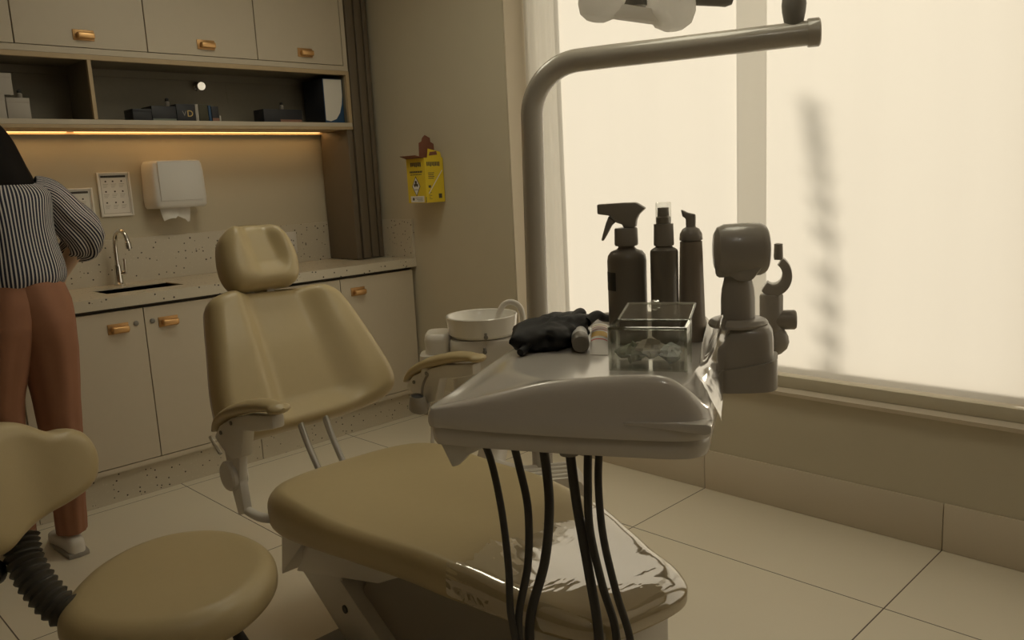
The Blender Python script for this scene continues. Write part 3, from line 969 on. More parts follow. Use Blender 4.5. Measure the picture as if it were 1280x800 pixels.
for dx in (.475, .625):
    for dy in (.075, .225):
        MB().lathe([(.004, 0), (.028, 0), (.028, .004), (.004, .004)], (dx, dy, ZC - .0245), n=18).build('spot', M['spot'], cl)

# ------------------------------------------------------------------ dental chair
CX = 1.29
ch = thing('dental_chair', (CX, 1.75, 0), 'tan upholstered dental chair in the middle of the room', 'dental chair')
LE = M['leather']


def seat_fun(s, t, inset):
    # s = X, t = Y : rise slightly towards the rear edge and at the foot
    return .012 * math.exp(-((t - 1.95) / .18) ** 2) - .016 * math.exp(-((s - 1.29) / .13) ** 2) * smoothstep(2.05, 1.6, t) * smoothstep(.9, 1.2, t)


seat_out = [(.985, 1.955), (1.03, 2.055), (1.12, 2.095), (1.30, 2.10), (1.47, 2.075), (1.555, 2.0), (1.58, 1.85), (1.565, 1.55), (1.51, 1.31), (1.44, 1.13), (1.388, 1.0), (1.348, .905), (1.29, .872), (1.18, .885), (1.09, .915), (1.045, 1.0), (1.02, 1.15), (1.002, 1.40), (.985, 1.70)]
seat_mb = cushion(seat_out, .105, .055, seat_fun, (0, 0, .495), (1, 0, 0), (0, 1, 0), (0, 0, 1), nout=152, inner=14)


def seat_warp(q):
    # the foot end drops a little and the whole side edge bows
    q = q.copy()
    low = max(0.0, min(1.0, 1 - (q.z - .39) / .105))
    q.z += low * (.024 * smoothstep(2.0, 1.6, q.y) + .024 * smoothstep(1.3, .95, q.y))
    q.z += .018 * smoothstep(1.75, 1.35, q.y) - .03 * smoothstep(1.25, .88, q.y)
    return q


seat_mb.v = [seat_warp(q) for q in seat_mb.v]
seat_mb.build('seat', LE, ch, angle=80)

bn = Vector((0, -.88, .476)).normalized()
bt = Vector((0, .476, .88)).normalized()
back_out = [(-.212, .440), (-.166, .462), (-.112, .468), (.026, .462), (.165, .450), (.222, .430), (.254, .385), (.285, .28), (.315, .165), (.328, .095), (.318, .045), (.278, .016), (.21, .002), (.1, -.006), (-.06, -.008), (-.19, -.008), (-.26, -.002), (-.290, .025), (-.297, .08), (-.284, .171), (-.254, .294), (-.231, .39)]


def back_fun(s, t, inset):
    k = max(0.0, min(1.0, t / .45))
    li, lo = -.085 + .015 * k, -.165 + .03 * k
    ri, ro = .10 - .02 * k, .235 - .055 * k
    side = smoothstep(li, lo, s) if s < 0 else smoothstep(ri, ro, s)
    return -.042 * (1 - side) * smoothstep(-.02, .09, t) - .006 * smoothstep(.25, .40, t)


cushion(back_out, .095, .045, back_fun, (CX + .018, 2.20, .61), (1, 0, 0), bt, bn, nout=154, inner=16).build('backrest', LE, ch, angle=80)
# hard back shell with piping line
sh_out = [(a * .985, .215 + (b - .215) * .985) for a, b in back_out]
cushion(sh_out, .03, .012, lambda s, t, i: 0, Vector((CX + .018, 2.20, .61)) - bn * .075, (1, 0, 0), bt, bn, nout=110, inner=4).build('back_shell', M['white'], ch, angle=60)

hn = Vector((0, -.91, .414)).normalized()
ht = Vector((0, .414, .91)).normalized()
head_out = [(-.146, .03), (-.124, .090), (-.072, .130), (-.005, .141), (.06, .130), (.100, .092), (.118, .02), (.110, -.050), (.078, -.088), (.0, -.092), (-.084, -.092), (-.132, -.082), (-.152, -.035)]


def head_fun(s, t, inset):
    side = smoothstep(-.03, -.085, s) if s < 0 else smoothstep(.025, .085, s)
    return -.036 * (1 - side) * smoothstep(-.075, .0, t) * (.55 + .45 * smoothstep(-.05, .1, t))


cushion(head_out, .095, .048, head_fun, (CX + .028, 2.455, 1.098), (1, 0, 0), ht, hn, nout=104, inner=12).build('headrest', LE, ch, angle=80)
mb = MB()
for dx in (-.035, .035):
    mb.box((CX + dx - .012, 2.49, .93), (CX + dx + .012, 2.505, 1.06), rot=Matrix.Rotation(-.45, 3, 'X'))
mb.build('headrest_bars', M['satin'], ch)
# twin lifting bars between backrest and seat
for dx in (-.048, .040):
    mb = MB()
    mb.tube([(CX + dx, 2.235, .615), (CX + dx + .004, 2.20, .53), (CX + dx + .012, 2.10, .37)], .010, n=12, smooth=12)
    mb.lathe([(.012, -.012), (.012, .012)], (CX + dx, 2.235, .612), (1, 0, 0), n=14)
    mb.build('back_link', M['satin'], ch)
MB().tube([(CX - .06, 2.232, .605), (CX + .052, 2.232, .605)], .006, n=10).build('link_pin', M['dark'], ch)


def arm(sx, x, mir):
    """armrest: pad, bracket, pivot, strut; mir = -1 left of the patient's seat in the picture, +1 far side"""
    pts = [(2.21, .645), (2.17, .683), (2.10, .717), (2.02, .742), (1.94, .760), (1.88, .766), (1.825, .765)]
    P = catmull([Vector((0, a, b)) for a, b in pts], 36, closed=False)
    R = []
    n = len(P)
    for i, q in enumerate(P):
        s = i / (n - 1)
        wd = .022 + .014 * math.sin(math.pi * min(1, s * 1.1)) if s < .9 else .034 * (1 - ((s - .9) / .1) ** 2 * .8)
        hh = .011 + .007 * math.sin(math.pi * s) if s > .03 else .007
        if s > .97: hh = .006
        t = (P[min(i + 1, n - 1)] - P[max(i - 1, 0)]).normalized()
        up = Vector((1, 0, 0)).cross(t)
        if up.z < 0: up = -up
        R.append([Vector((x, q.y, q.z)) + Vector((1, 0, 0)) * wd * math.cos(a) + up * hh * math.sin(a) for a in [2 * math.pi * k / 16 for k in range(16)]])
    MB().rings(R).build('armrest_pad', LE, ch, angle=70)
    mb = MB()
    br = [(2.205, .628), (2.165, .668), (2.09, .702), (2.0, .728), (1.855, .750), (1.855, .715), (1.95, .690), (2.02, .680), (2.05, .60), (2.11, .580), (2.16, .60)]
    mb.prism(br, (x, 0, 0), (0, 1, 0), (0, 0, 1), (1, 0, 0), -.018, .018, bev=.006)
    b = mb.build('armrest_bracket', M['white'], ch)
    mb = MB()
    for yy, zz in ((2.155, .650), (2.085, .690)):
        mb.lathe([(.006, 0), (.006, .003), (.002, .003)], (x - .0182, yy, zz), (-1, 0, 0), n=12)
    mb.build('screw', M['greydark'], b)
    # thin chrome lever at the back of the bracket
    if sx < 0:
        MB().tube([(x - .02, 2.225, .625), (x - .02, 2.17, .585)], .006, n=8).build('release_lever', M['chrome'], b)
    if sx > 0:
        MB().tube([(x - .01, 2.10, .60), (x - .02, 2.07, .50), (CX + .26, 1.99, .415)], .007, n=10, smooth=10).build('armrest_strut', M['white'], ch)
        return
    mb = MB()
    mb.prism([(2.165, .64), (2.06, .63), (2.085, .52), (2.075, .43), (2.115, .415), (2.145, .50)], (x, 0, 0), (0, 1, 0), (0, 0, 1), (1, 0, 0), -.014, .012, bev=.005)
    mb.tube([(x, 2.10, .435), (x + .012 * mir * -1, 2.02, .425), (CX + mir * .23, 1.97, .412)], .013, n=12, smooth=12)
    mb.build('armrest_strut', M['white'], ch)
    mb = MB()
    mb.lathe([(.001, -.03), (.038, -.03), (.043, -.024), (.043, .014), (.036, .02), (.001, .02)], (x, 2.13, .53), (1, 0, 0), n=28)
    mb.build('pivot_disc', M['white'], ch)


arm(-1, .975, -1)
arm(1, 1.655, 1)
# pivot end seen beyond the far armrest (grey metal with dark socket)
pa_ = Vector((-.22, -.22, .95)).normalized()
pc_ = Vector((1.598, 2.09, .596))
MB().lathe([(.004, -.030), (.030, -.028), (.033, -.022), (.030, .0), (.025, .024), (.021, .030), (.021, .022), (.004, .022)], pc_, pa_, n=24).build('pivot_housing', M['greymid'], ch)
MB().lathe([(.004, 0), (.019, 0), (.019, .003), (.004, .003)], pc_ + pa_ * .023, pa_, n=20).build('pivot_socket', M['dark'], ch)

# under-seat frame and lifting base
mb = MB()
mb.prism([(2.13, .40), (2.17, .165), (1.945, .385)], (0, 0, 0), (0, 1, 0), (0, 0, 1), (1, 0, 0), 1.10, 1.50, bev=.004)
mb.build('rear_fairing', M['white'], ch)
mb = MB()
mb.prism([(2.09, .20), (1.93, .39), (1.45, .425), (1.40, .40), (1.55, .36), (1.67, .30)], (0, 0, 0), (0, 1, 0), (0, 0, 1), (1, 0, 0), 1.105, 1.495, bev=.004)
mb.build('seat_frame', M['white'], ch)
mb = MB()
mb.prism([(2.085, .20), (2.06, .30), (1.80, .30), (1.875, .235), (1.55, .023), (1.83, .0225)], (0, 0, 0), (0, 1, 0), (0, 0, 1), (1, 0, 0), 1.12, 1.48, bev=.006)
mb.build('lift_arm', M['white'], ch)
MB().prism([(1.78, .024), (1.86, .18), (1.72, .385), (1.19, .38), (1.05, .024)], (0, 0, 0), (0, 1, 0), (0, 0, 1), (1, 0, 0), 1.16, 1.46, bev=.02).build('underseat_shade_block', M['shadegrey'], ch)  # added block; its dull colour stands for shade under the seat
MB().lathe([(.003, 0), (.012, 0), (.012, .003), (.009, .004), (.003, .003)], (1.1198, 1.86, .155), (-1, 0, 0), n=18).build('bolt_cap', M['dark'], ch)
mb = MB()
mb.prism([(1.02, 2.00), (1.58, 2.00), (1.60, 1.2), (1.52, .88), (1.08, .88), (1.0, 1.2)], (0, 0, 0), (1, 0, 0), (0, 1, 0), (0, 0, 1), .0005, .022, bev=.006)
mb.build('base_plate', M['basegrey'], ch)
mb = MB()
mb.prism([(1.16, 1.18), (1.43, 1.18), (1.39, 1.03), (1.335, .935), (1.17, .945), (1.15, 1.05)], (0, 0, 0), (1, 0, 0), (0, 1, 0), (0, 0, 1), .27, .392, bev=.01)
mb.build('foot_frame', M['white'], ch)
MB().lathe([(.02, 0), (.024, .012), (.02, .024), (.006, .027)], (1.06, 1.93, .0225), n=20).build('floor_switch', M['dark'], ch)

# clear protective film on the foot end (a sheet of its own)
mb = MB()
keep = []
top0 = 3 + 6
for f in seat_mb.f:
    c = sum((seat_mb.v[i] for i in f), Vector()) / len(f)
    lim = 1.27 - .06 * (c.x - 1.0) / .5 + .02 * math.sin(c.x * 40)
    if c.y < lim and c.z > .446 and len(f) == 4:
        keep.append(f)
idx = {}
cen = Vector((1.26, 1.3, .40))
for f in keep:
    nf = []
    for i in f:
        if i not in idx:
            q = seat_mb.v[i]
            d = (q - cen)
            d = Vector((d.x, d.y * .35, .25 if q.z > .45 else .05)).normalized()
            wr = 1.1 * noise.noise(Vector((q.x * 11, q.y * 14, 2.0))) + (.8 * noise.noise(Vector((q.x * 26 + q.y * 30, q.y * 22, 5.0))) + .5 * noise.noise(Vector((q.x * 48, q.y * 40, 1.0)))) * smoothstep(1.02, 1.2, q.y) * smoothstep(1.42, 1.25, q.x)
            idx[i] = len(mb.v)
            mb.v.append(q + d * (.006 + .0022 * wr) + Vector((0, 0, .0015)))
        nf.append(idx[i])
    mb.f.append(nf)
# stiff free edge standing off the far side
E0 = [(1.500, 1.235, .510), (1.478, 1.13, .506), (1.435, 1.03, .500), (1.395, .955, .493), (1.375, .915, .478)]
fe = MB()
for i in range(len(E0) - 1):
    a, b = Vector(E0[i]), Vector(E0[i + 1])
    ia = a + Vector((-.06, -.01, .004)); ib = b + Vector((-.06, -.01, .004))
    fe.add([ia, a, b, ib], [[0, 1, 2, 3]])
flm = thing('plastic_film', (1.26, 1.08, .5), 'crinkled clear plastic film over the foot end of the dental chair', 'cover')
fo = mb.build('film_sheet', M['film'], flm, angle=180, sub=1)

# ------------------------------------------------------------------ instrument delivery unit (tray)
O0 = Vector((1.076, .908, 0)); U = Vector((.4633, -.8863, 0)); V = Vector((.8863, .4633, 0)); Z = Vector((0, 0, 1))


def L(u, v, z):
    return O0 + U * u + V * v + Z * z


du = thing('instrument_delivery_unit', L(.0, .3, .8), 'white dental instrument tray unit with hanging hoses above the chair', 'dental unit')
outer = [(-.315, .000, .893), (-.27, -.012, .902), (-.20, -.020, .919), (-.10, -.026, .942), (0, -.028, .954), (.10, -.027, .962), (.150, -.024, .958), (.185, -.010, .935), (.203, .02, .912), (.205, .08, .918), (.203, .2, .945), (.198, .35, .962), (.185, .5, .97), (.155, .585, .974),
         (.09, .615, .975), (0, .62, .974), (-.09, .615, .972), (-.16, .595, .968), (-.21, .53, .962), (-.24, .42, .953), (-.262, .30, .942), (-.282, .18, .928), (-.300, .08, .910)]
bed = [(-.165, .10), (-.10, .055), (0, .035), (.12, .03), (.155, .045), (.165, .1), (.165, .3), (.158, .45), (.13, .53), (.05, .56), (-.05, .56), (-.12, .54), (-.165, .48), (-.19, .38), (-.205, .28), (-.198, .18)]
OP = catmull([Vector(q) for q in outer], 230)
BP = catmull([Vector((a, b, 0)) for a, b in bed], 128)
CTR = Vector((-.03, .28, 0))


def polar(poly, th):
    d = Vector((math.cos(th), math.sin(th), 0))
    best = None
    m = len(poly)
    for i in range(m):
        a, b = poly[i] - CTR, poly[(i + 1) % m] - CTR
        ex, ey = b.x - a.x, b.y - a.y
        den = d.x * ey - d.y * ex
        if abs(den) < 1e-9: continue
        t = (a.x * ey - a.y * ex) / den
        s = (a.x * d.y - a.y * d.x) / den
        if t > 0 and -1e-6 <= s <= 1 + 1e-6:
            if best is None or t > best[0]:
                best = (t, poly[i].z + (poly[(i + 1) % m].z - poly[i].z) * s)
    return best


NT = 220
tip = math.atan2(-.28, -.285)
ths = [tip + 2 * math.pi * k / NT for k in range(NT)]
PO = [polar(OP, t) for t in ths]
PB = [polar(BP, t) for t in ths]


def tring(fun):
    out = []
    for k, th in enumerate(ths):
        r, z = fun(k)
        out.append(L(CTR.x + math.cos(th) * r, CTR.y + math.sin(th) * r, z))
    return out


BZ = .937
rings = [tring(lambda k: (.01, .815)), tring(lambda k: (PO[k][0] * .6, .815)), tring(lambda k: (PO[k][0] - .022, .815)), tring(lambda k: (PO[k][0] - .012, .818)), tring(lambda k: (PO[k][0] - .008, .826)),
         tring(lambda k: (PO[k][0] - .006, .848)), tring(lambda k: (PO[k][0] - .008, .851)), tring(lambda k: (PO[k][0] - .001, .853)), tring(lambda k: (PO[k][0] + .002, .862)), tring(lambda k: (PO[k][0] + .001, .880 if PO[k][1] > .9 else .876)),
         tring(lambda k: (PO[k][0] - .003, min(.888, PO[k][1] - .004)))]
for q in range(1, 9):
    a = q / 8
    rings.append(tring(lambda k, a=a: (PO[k][0] - .004 - .030 * (1 - math.cos(a * math.pi / 2)), min(.888, PO[k][1] - .004) + (PO[k][1] - min(.888, PO[k][1] - .004)) * math.sin(a * math.pi / 2))))
for q in range(1, 9):
    a = q / 8
    def fn(k, a=a):
        r0, z0 = PO[k][0] - .034, PO[k][1]
        r1 = min(PB[k][0], r0 - .004)
        s = a * a * (3 - 2 * a)
        return r0 + (r1 - r0) * a, z0 + (BZ - z0) * s
    rings.append(tring(fn))
rings.append(tring(lambda k: (PB[k][0] * .97 if PB[k][0] < PO[k][0] - .04 else (PO[k][0] - .045), BZ - .0005)))
rings.append(tring(lambda k: (PB[k][0] * .5, BZ - .001)))
rings.append(tring(lambda k: (.01, BZ - .001)))
MB().rings(rings).build('tray', M['white2'], du, angle=40)
# handle fin under the left end
MB().prism([(-.300, .845), (-.296, .815), (-.276, .771), (-.262, .776), (-.242, .797), (-.200, .819), (-.190, .845)], O0, U, Z, V, .004, .05, bev=.004).build('handle_fin', M['white'], du)
# front trim line on the right end of the lip
MB().prism([(.06, .886), (.198, .8875), (.207, .884), (.207, .872), (.198, .868), (.06, .880)], O0, U, Z, V, -.030, .01, bev=.003).build('front_lip', M['white2'], du)

# hoses: three loops hanging from the tray
HZ = .82
loops = [
    ([(-.235, .06, .818), (-.215, .055, .77), (-.190, .03, .68), (-.172, .0, .58), (-.168, -.01, .48), (-.14, -.015, .38), (-.05, -.02, .32), (.055, -.02, .37), (.060, -.02, .47), (.035, -.012, .56), (.012, 0, .66), (.002, .02, .75), (.002, .04, .818)], .0072),
    ([(-.175, .065, .820), (-.160, .06, .76), (-.142, .045, .68), (-.140, .02, .58), (-.158, .0, .47), (-.14, -.005, .36), (-.06, -.005, .30), (.02, -.005, .36), (.030, 0, .47), (.005, .01, .56), (-.018, .025, .66), (-.022, .04, .75), (-.022, .055, .820)], .0078),
    ([(-.120, .080, .820), (-.112, .078, .76), (-.104, .06, .68), (-.112, .04, .58), (-.142, .02, .46), (-.13, .01, .35), (-.07, .005, .28), (-.01, .005, .34), (-.005, .01, .46), (-.022, .02, .58), (-.043, .035, .70), (-.056, .048, .80), (-.058, .052, .820)], .0095),
]
for k, (pts, r) in enumerate(loops):
    MB().tube([L(*q) for q in pts], r, n=12, smooth=110).build('hose', M['rubber'], du)
MB().lathe([(.021, 0), (.021, -.012), (.018, -.022), (.012, -.024)], L(-.058, .052, .8155), n=20).build('hose_socket', M['greymid'], du)

# arm block at the right back corner of the tray
bc = L(.248, .345, 0)


def superring(c, ru, rv, z, e=.35, n=40, tilt=0.0):
    out = []
    for k in range(n):
        a = 2 * math.pi * k / n
        cu = math.copysign(abs(math.cos(a)) ** e, math.cos(a)); sv = math.copysign(abs(math.sin(a)) ** e, math.sin(a))
        out.append(c + U * (ru * cu) + V * (rv * sv) + Z * (z + tilt * cu * ru))
    return out


mb = MB()
mb.rings([superring(bc, .056, .056, z, .55) if g == 0 else superring(bc, .056 - g, .056 - g, z, .55) for z, g in ((.857, .01), (.860, .002), (.868, 0), (.955, 0), (.975, .002), (.985, .008), (.990, .016))])
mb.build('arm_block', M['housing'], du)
mb = MB()
mb.rings([superring(bc + U * .002, .062, .061, z, .5, tilt=.20 * tt) for z, tt in ((.858, .3), (.862, .4), (.905, 1.), (.910, 1.), (.911, 1.))])
mb.build('arm_block_cover', M['housing'], du)
cc = bc - U * .014
MB().lathe([(.045, .984), (.058, .986), (.060, .992), (.056, .998), (.050, 1.001), (.030, 1.002)], cc, n=40).build('swivel_disc', M['housing'], du)
MB().lathe([(.034, .998), (.034, 1.04), (.0325, 1.06), (.028, 1.080), (.027, 1.088), (.010, 1.088)], cc, n=32).build('neck', M['housing'], du)
MB().lathe([(.0275, 1.080), (.0275, 1.084)], cc, n=32).build('neck_ring', M['greydark'], du)
kc = cc + Z * 1.141 + U * .008
ax = (U * .97 + V * .2).normalized()
MB().lathe([(.004, -.056), (.036, -.054), (.047, -.048), (.0525, -.035), (.0535, 0), (.0525, .035), (.049, .043), (.048, .0445), (.0455, .0445), (.0455, .047), (.040, .050), (.004, .051)], kc, ax, n=40).build('elbow_joint', M['housing'], du)
mb = MB()
mb.prism([(-.052, -.012), (-.050, -.052), (-.036, -.054), (-.022, -.050), (-.010, -.0605), (.020, -.0605), (.028, -.050), (.044, -.03), (.044, 0)], kc, U, Z, V, -.036, .036, bev=.008)
mb.build('elbow_saddle', M['housing'], du)
# folded arm running back to the rear joint
jc = Vector((1.846, .968, 0))
vd = (kc - Vector((0, 0, 1.305))).normalized()
MB().tube([kc + vd * .02, kc + vd * .25, kc + vd * .36], [.033, .030, .026], n=20).build('folded_arm', M['housing'], du)
yc = jc + Z * 1.043 - U * .002
yk = [(math.cos(math.radians(t)) * .046, math.sin(math.radians(t)) * .050) for t in range(60, -131, -10)] + [(math.cos(math.radians(t)) * .022, math.sin(math.radians(t)) * .025 + .004) for t in range(-130, 61, 10)]
MB().prism(yk, yc, (U * .95 - V * .3).normalized(), Z, V, -.022, .022, bev=.004).build('rear_yoke', M['housing'], du)
MB().box(yc + Vector((-.012, -.012, -.058)), yc + Vector((.012, .012, -.045)), bev=.003).build('yoke_neck', M['greydark'], du)
MB().lathe([(.024, .900), (.028, .905), (.028, .992), (.026, .996), (.012, .996)], jc - U * .006, n=26).build('rear_post', M['housing'], du)
MB().lathe([(.001, -.02), (.020, -.02), (.024, -.016), (.024, .030), (.021, .034), (.001, .034)], jc + Z * .932 + U * .018, (U * .99 + V * .1), n=24).build('rear_cap', M['greymid'], du)
MB().lathe([(.003, -.008), (.010, -.008), (.011, 0), (.010, .03), (.003, .032)], jc + Z * 1.088 + U * .010, Z, n=16).build('lock_knob', M['greymid'], du)
MB().tube([jc + Z * .905, jc + Vector((.0, .02, .86)), Vector((1.86, 1.37, .82)), Vector((1.853, 1.745, .79))], .024, n=16, smooth=30).build('support_arm', M['housing'], du)

# loose clear film draped between tray edge and arm block
P0 = [L(.172, .05, .957), L(.182, .15, .960), L(.185, .25, .975), L(.190, .33, .995)]
P1 = [L(.216, .075, .862), L(.214, .19, .925), L(.222, .285, .985), L(.225, .345, 1.0)]
A = catmull(P0, 24, closed=False); B = catmull(P1, 24, closed=False)
mb = MB()
vs, fs = [], []
nq = 12
for i in range(len(A)):
    for k in range(nq + 1):
        s = k / nq
        q = A[i].lerp(B[i], s) + Z * (.014 * math.sin(math.pi * s)) + V * (-.010 * math.sin(math.pi * s))
        q += (Z * .5 + U) * .003 * noise.noise(q * 22)
        if i in (0, len(A) - 1): q += V * .008 * noise.noise(Vector((k * .9, i, 3)))
        vs.append(q)
for i in range(len(A) - 1):
    for k in range(nq):
        a = i * (nq + 1) + k
        fs.append([a, a + 1, a + nq + 2, a + nq + 1])
mb.add(vs, fs)
tag(mb.build('tray_film', M['film2'], du, angle=180), 'clear wrinkled plastic film')

# ------------------------------------------------------------------ things on the tray (bed z = BZ)
BT = BZ - .0004


def bottle_body(c, r, h, neck_r, sh=.02, n=32):
    return [(r * .9, 0), (r, .004), (r, h - sh), (r * .96, h - sh * .55), (r * .80, h - sh * .18), (neck_r + .004, h), (neck_r, h + .004), (neck_r, h + .012)]


# trigger spray bottle
c = L(-.002, .405, BT)
sp = thing('spray_bottle', c, 'tall white trigger spray bottle on the tray', 'bottle')
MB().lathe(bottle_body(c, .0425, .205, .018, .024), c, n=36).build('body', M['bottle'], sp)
mb = MB()
vs = []
R = [[], []]
for k in range(8):
    a = math.radians(196 + k * 7)
    for j, zz in enumerate((.118, .158)):
        R[j].append(c + U * (.0431 * math.cos(a)) + V * (.0431 * math.sin(a)) + Z * zz)
mb.rings(R, caps=False, closed=False)
mb.build('black_label', M['dark'], sp)
MB().lathe([(.024, .213), (.0255, .216), (.025, .248), (.0235, .251), (.012, .252)], c, n=28).build('collar', M['greymid'], sp)
poly = [(-.060, .304), (-.060, .283), (-.034, .279), (-.021, .264), (-.006, .259), (-.004, .252), (.022, .252), (.024, .268), (.030, .280), (.044, .292), (.024, .305), (.0, .3055)]
MB().prism(poly, c, U, Z, V, -.013, .013, bev=.003).build('spray_head', M['greymid'], sp)
poly = [(-.036, .278), (-.022, .264), (-.030, .258), (-.040, .240), (-.050, .224), (-.054, .226), (-.049, .243), (-.043, .262)]
MB().prism(poly, c, U, Z, V, -.007, .007, bev=.002).build('trigger', M['greymid'], sp)

# mist bottle with clear cap
c = L(.080, .395, BT)
ms = thing('mist_bottle', c, 'slim white mist bottle with clear cap beside the trigger spray', 'bottle')
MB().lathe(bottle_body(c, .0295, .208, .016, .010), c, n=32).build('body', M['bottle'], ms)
MB().lathe([(.0205, .212), (.0215, .215), (.0205, .258), (.012, .259)], c, n=26).build('collar', M['greymid'], ms)
MB().lathe([(.0155, .259), (.0155, .272), (.0125, .274), (.012, .292), (.004, .293)], c, n=22).build('nozzle', M['greymid'], ms)
MB().lathe([(.0165, .2595), (.0165, .302), (.015, .3035), (.004, .304)], c, n=26).build('clear_cap', M['acrylic'], ms)

# foam pump bottle
c = L(.1335, .43, BT)
fb = thing('foam_bottle', c, 'slim foam pump bottle standing behind the mist bottle', 'bottle')
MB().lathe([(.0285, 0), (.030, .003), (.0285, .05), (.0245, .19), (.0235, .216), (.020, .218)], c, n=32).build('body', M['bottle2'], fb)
MB().lathe([(.024, .219), (.0245, .222), (.0235, .233), (.018, .243), (.011, .247), (.010, .250), (.010, .268), (.004, .268)], c, n=26).build('pump_collar', M['greymid'], fb)
poly = [(-.010, .248), (.010, .248), (.0105, .274), (-.006, .278), (-.017, .284), (-.020, .284), (-.017, .270), (-.010, .266)]
MB().prism(poly, c, U, Z, V, -.008, .008, bev=.003).build('pump_head', M['greymid'], fb)

# clear acrylic box with lid propped open
u0, u1, v0, v1, h = .008, .152, .128, .212, .083
ab = thing('acrylic_box', L((u0 + u1) / 2, (v0 + v1) / 2, BT), 'clear acrylic box with open lid at the front of the tray', 'box')


def lbox(mb, a, b, bev=0.0):
    P = [L(x, y, z) for x, y, z in ((a[0], a[1], a[2]), (b[0], a[1], a[2]), (b[0], b[1], a[2]), (a[0], b[1], a[2]), (a[0], a[1], b[2]), (b[0], a[1], b[2]), (b[0], b[1], b[2]), (a[0], b[1], b[2]))]
    mb.add(P, [[0, 3, 2, 1], [4, 5, 6, 7], [0, 1, 5, 4], [1, 2, 6, 5], [2, 3, 7, 6], [3, 0, 4, 7]])


tk = .0035
mb = MB()
z0 = BT + .0006
lbox(mb, (u0, v0, z0), (u1, v0 + tk, z0 + h)); lbox(mb, (u0, v1 - tk, z0), (u1, v1, z0 + h))
lbox(mb, (u0, v0 + tk, z0), (u0 + tk, v1 - tk, z0 + h)); lbox(mb, (u1 - tk, v0 + tk, z0), (u1, v1 - tk, z0 + h))
lbox(mb, (u0 + tk, v0 + tk, z0), (u1 - tk, v1 - tk, z0 + tk))
mb.build('box_body', M['acrylic'], ab, smooth=False)
mb = MB()
for a, b in (((u0 - .0015, v0 - .0015), (u0 + .0045, v0 + .0045)), ((u1 - .0045, v0 - .0015), (u1 + .0015, v0 + .0045)), ((u0 - .0015, v1 - .0045), (u0 + .0045, v1 + .0015)), ((u1 - .0045, v1 - .0045), (u1 + .0015, v1 + .0015))):
    lbox(mb, (a[0], a[1], z0), (b[0], b[1], z0 + h))
for a, b in (((u0, v0 - .0015), (u1, v0 + .004)), ((u0, v1 - .004), (u1, v1 + .0015)), ((u0 - .0015, v0), (u0 + .004, v1)), ((u1 - .004, v0), (u1 + .0015, v1))):
    lbox(mb, (a[0], a[1], z0 + h - .004), (b[0], b[1], z0 + h + .001))
mb.build('bonded_edges', M['acrylic_edge'], ab, smooth=False)
mb = MB()
lid = [L(u0 + .004, v1 + .003, z0 + h), L(u1 - .002, v1 + .003, z0 + h), L(u1 + .006, v1 + .034, z0 + h + .026), L(u0 + .018, v1 + .034, z0 + h + .026)]
nrm = (lid[1] - lid[0]).cross(lid[3] - lid[0]).normalized() * .003
mb.rings([lid, [q + nrm for q in lid]])
ld = mb.build('lid', M['acrylic'], ab, smooth=False)
mb = MB()
for a, b in ((1, 2), (0, 3), (3, 2)):
    mb.tube([lid[a] + nrm * .5, lid[b] + nrm * .5], .0022, n=8)
mb.build('lid_rim', M['acrylic_edge'], ld)
kq = L(.082, v1 + .022, z0 + h + .016)
MB().lathe([(.004, 0), (.0045, .006), (.010, .009), (.0115, .014), (.010, .02), (.003, .022)], kq, (-V * .6 + Z * .8), n=18).build('lid_knob', M['acrylic'], ld)
for k, (uu, vv, zz, sc, m_, lab) in enumerate(((.045, .170, .022, (.030, .022, .020), 'greenpack', 'green wrapped packet at the left inside the acrylic box'), (.082, .172, .030, (.036, .024, .024), 'olivepaper', 'pale crumpled packet in the middle of the acrylic box'), (.120, .170, .024, (.024, .026, .020), 'bluewhite', 'blue-grey packet at the right inside the acrylic box'))):
    mb = MB().ellipsoid((0, 0, 0), sc, n=20, m=12)
    c = L(uu, vv, z0 + zz + .004)
    for q in mb.v:
        nn = noise.cell(q * 55 + Vector((k * 7, .3, 0)))
        q *= 1 + .30 * (nn - .5) + .3 * noise.noise(q * 60)
        q.z *= 1 - .45 * abs(q.x) / sc[0]
        q.z = max(q.z, -zz)
    mb.v = [c + U * q.x + V * q.y + Z * q.z for q in mb.v]
    tag(mb.build('packet', M[m_], base=c, angle=25), lab, 'packet', 'packets in the acrylic box')

# black gloves
c = L(-.160, .365, BT)
gl = MB().ellipsoid((0, 0, 0), (.062, .105, .036), n=40, m=24)
for q in gl.v:
    k = noise.noise(q * 22) * .018 + abs(noise.noise(q * 50 + Vector((4, 1, 0)))) * .012
    s = 1 + k / .05
    q.x, q.y, q.z = q.x * s, q.y * s, max(q.z * s, -.026)
    q.x += .25 * q.y
gl.v = [c + U * q.x + V * q.y + Z * (q.z + .0265) for q in gl.v]
for pts in ([(-.175, .31, .022), (-.190, .27, .026), (-.196, .245, .014), (-.200, .228, .010)], [(-.10, .42, .04), (-.085, .46, .05), (-.072, .48, .040), (-.060, .49, .036)], [(-.13, .41, .05), (-.122, .45, .058), (-.118, .47, .052)]):
    gl.tube([L(a, b, BT + z) for a, b, z in pts], [.012, .0105, .0095, .008], n=12, smooth=18)
tag(gl.build('rubber_glove', M['black'], base=c, angle=70), 'crumpled black glove lying in the left of the tray', 'glove')

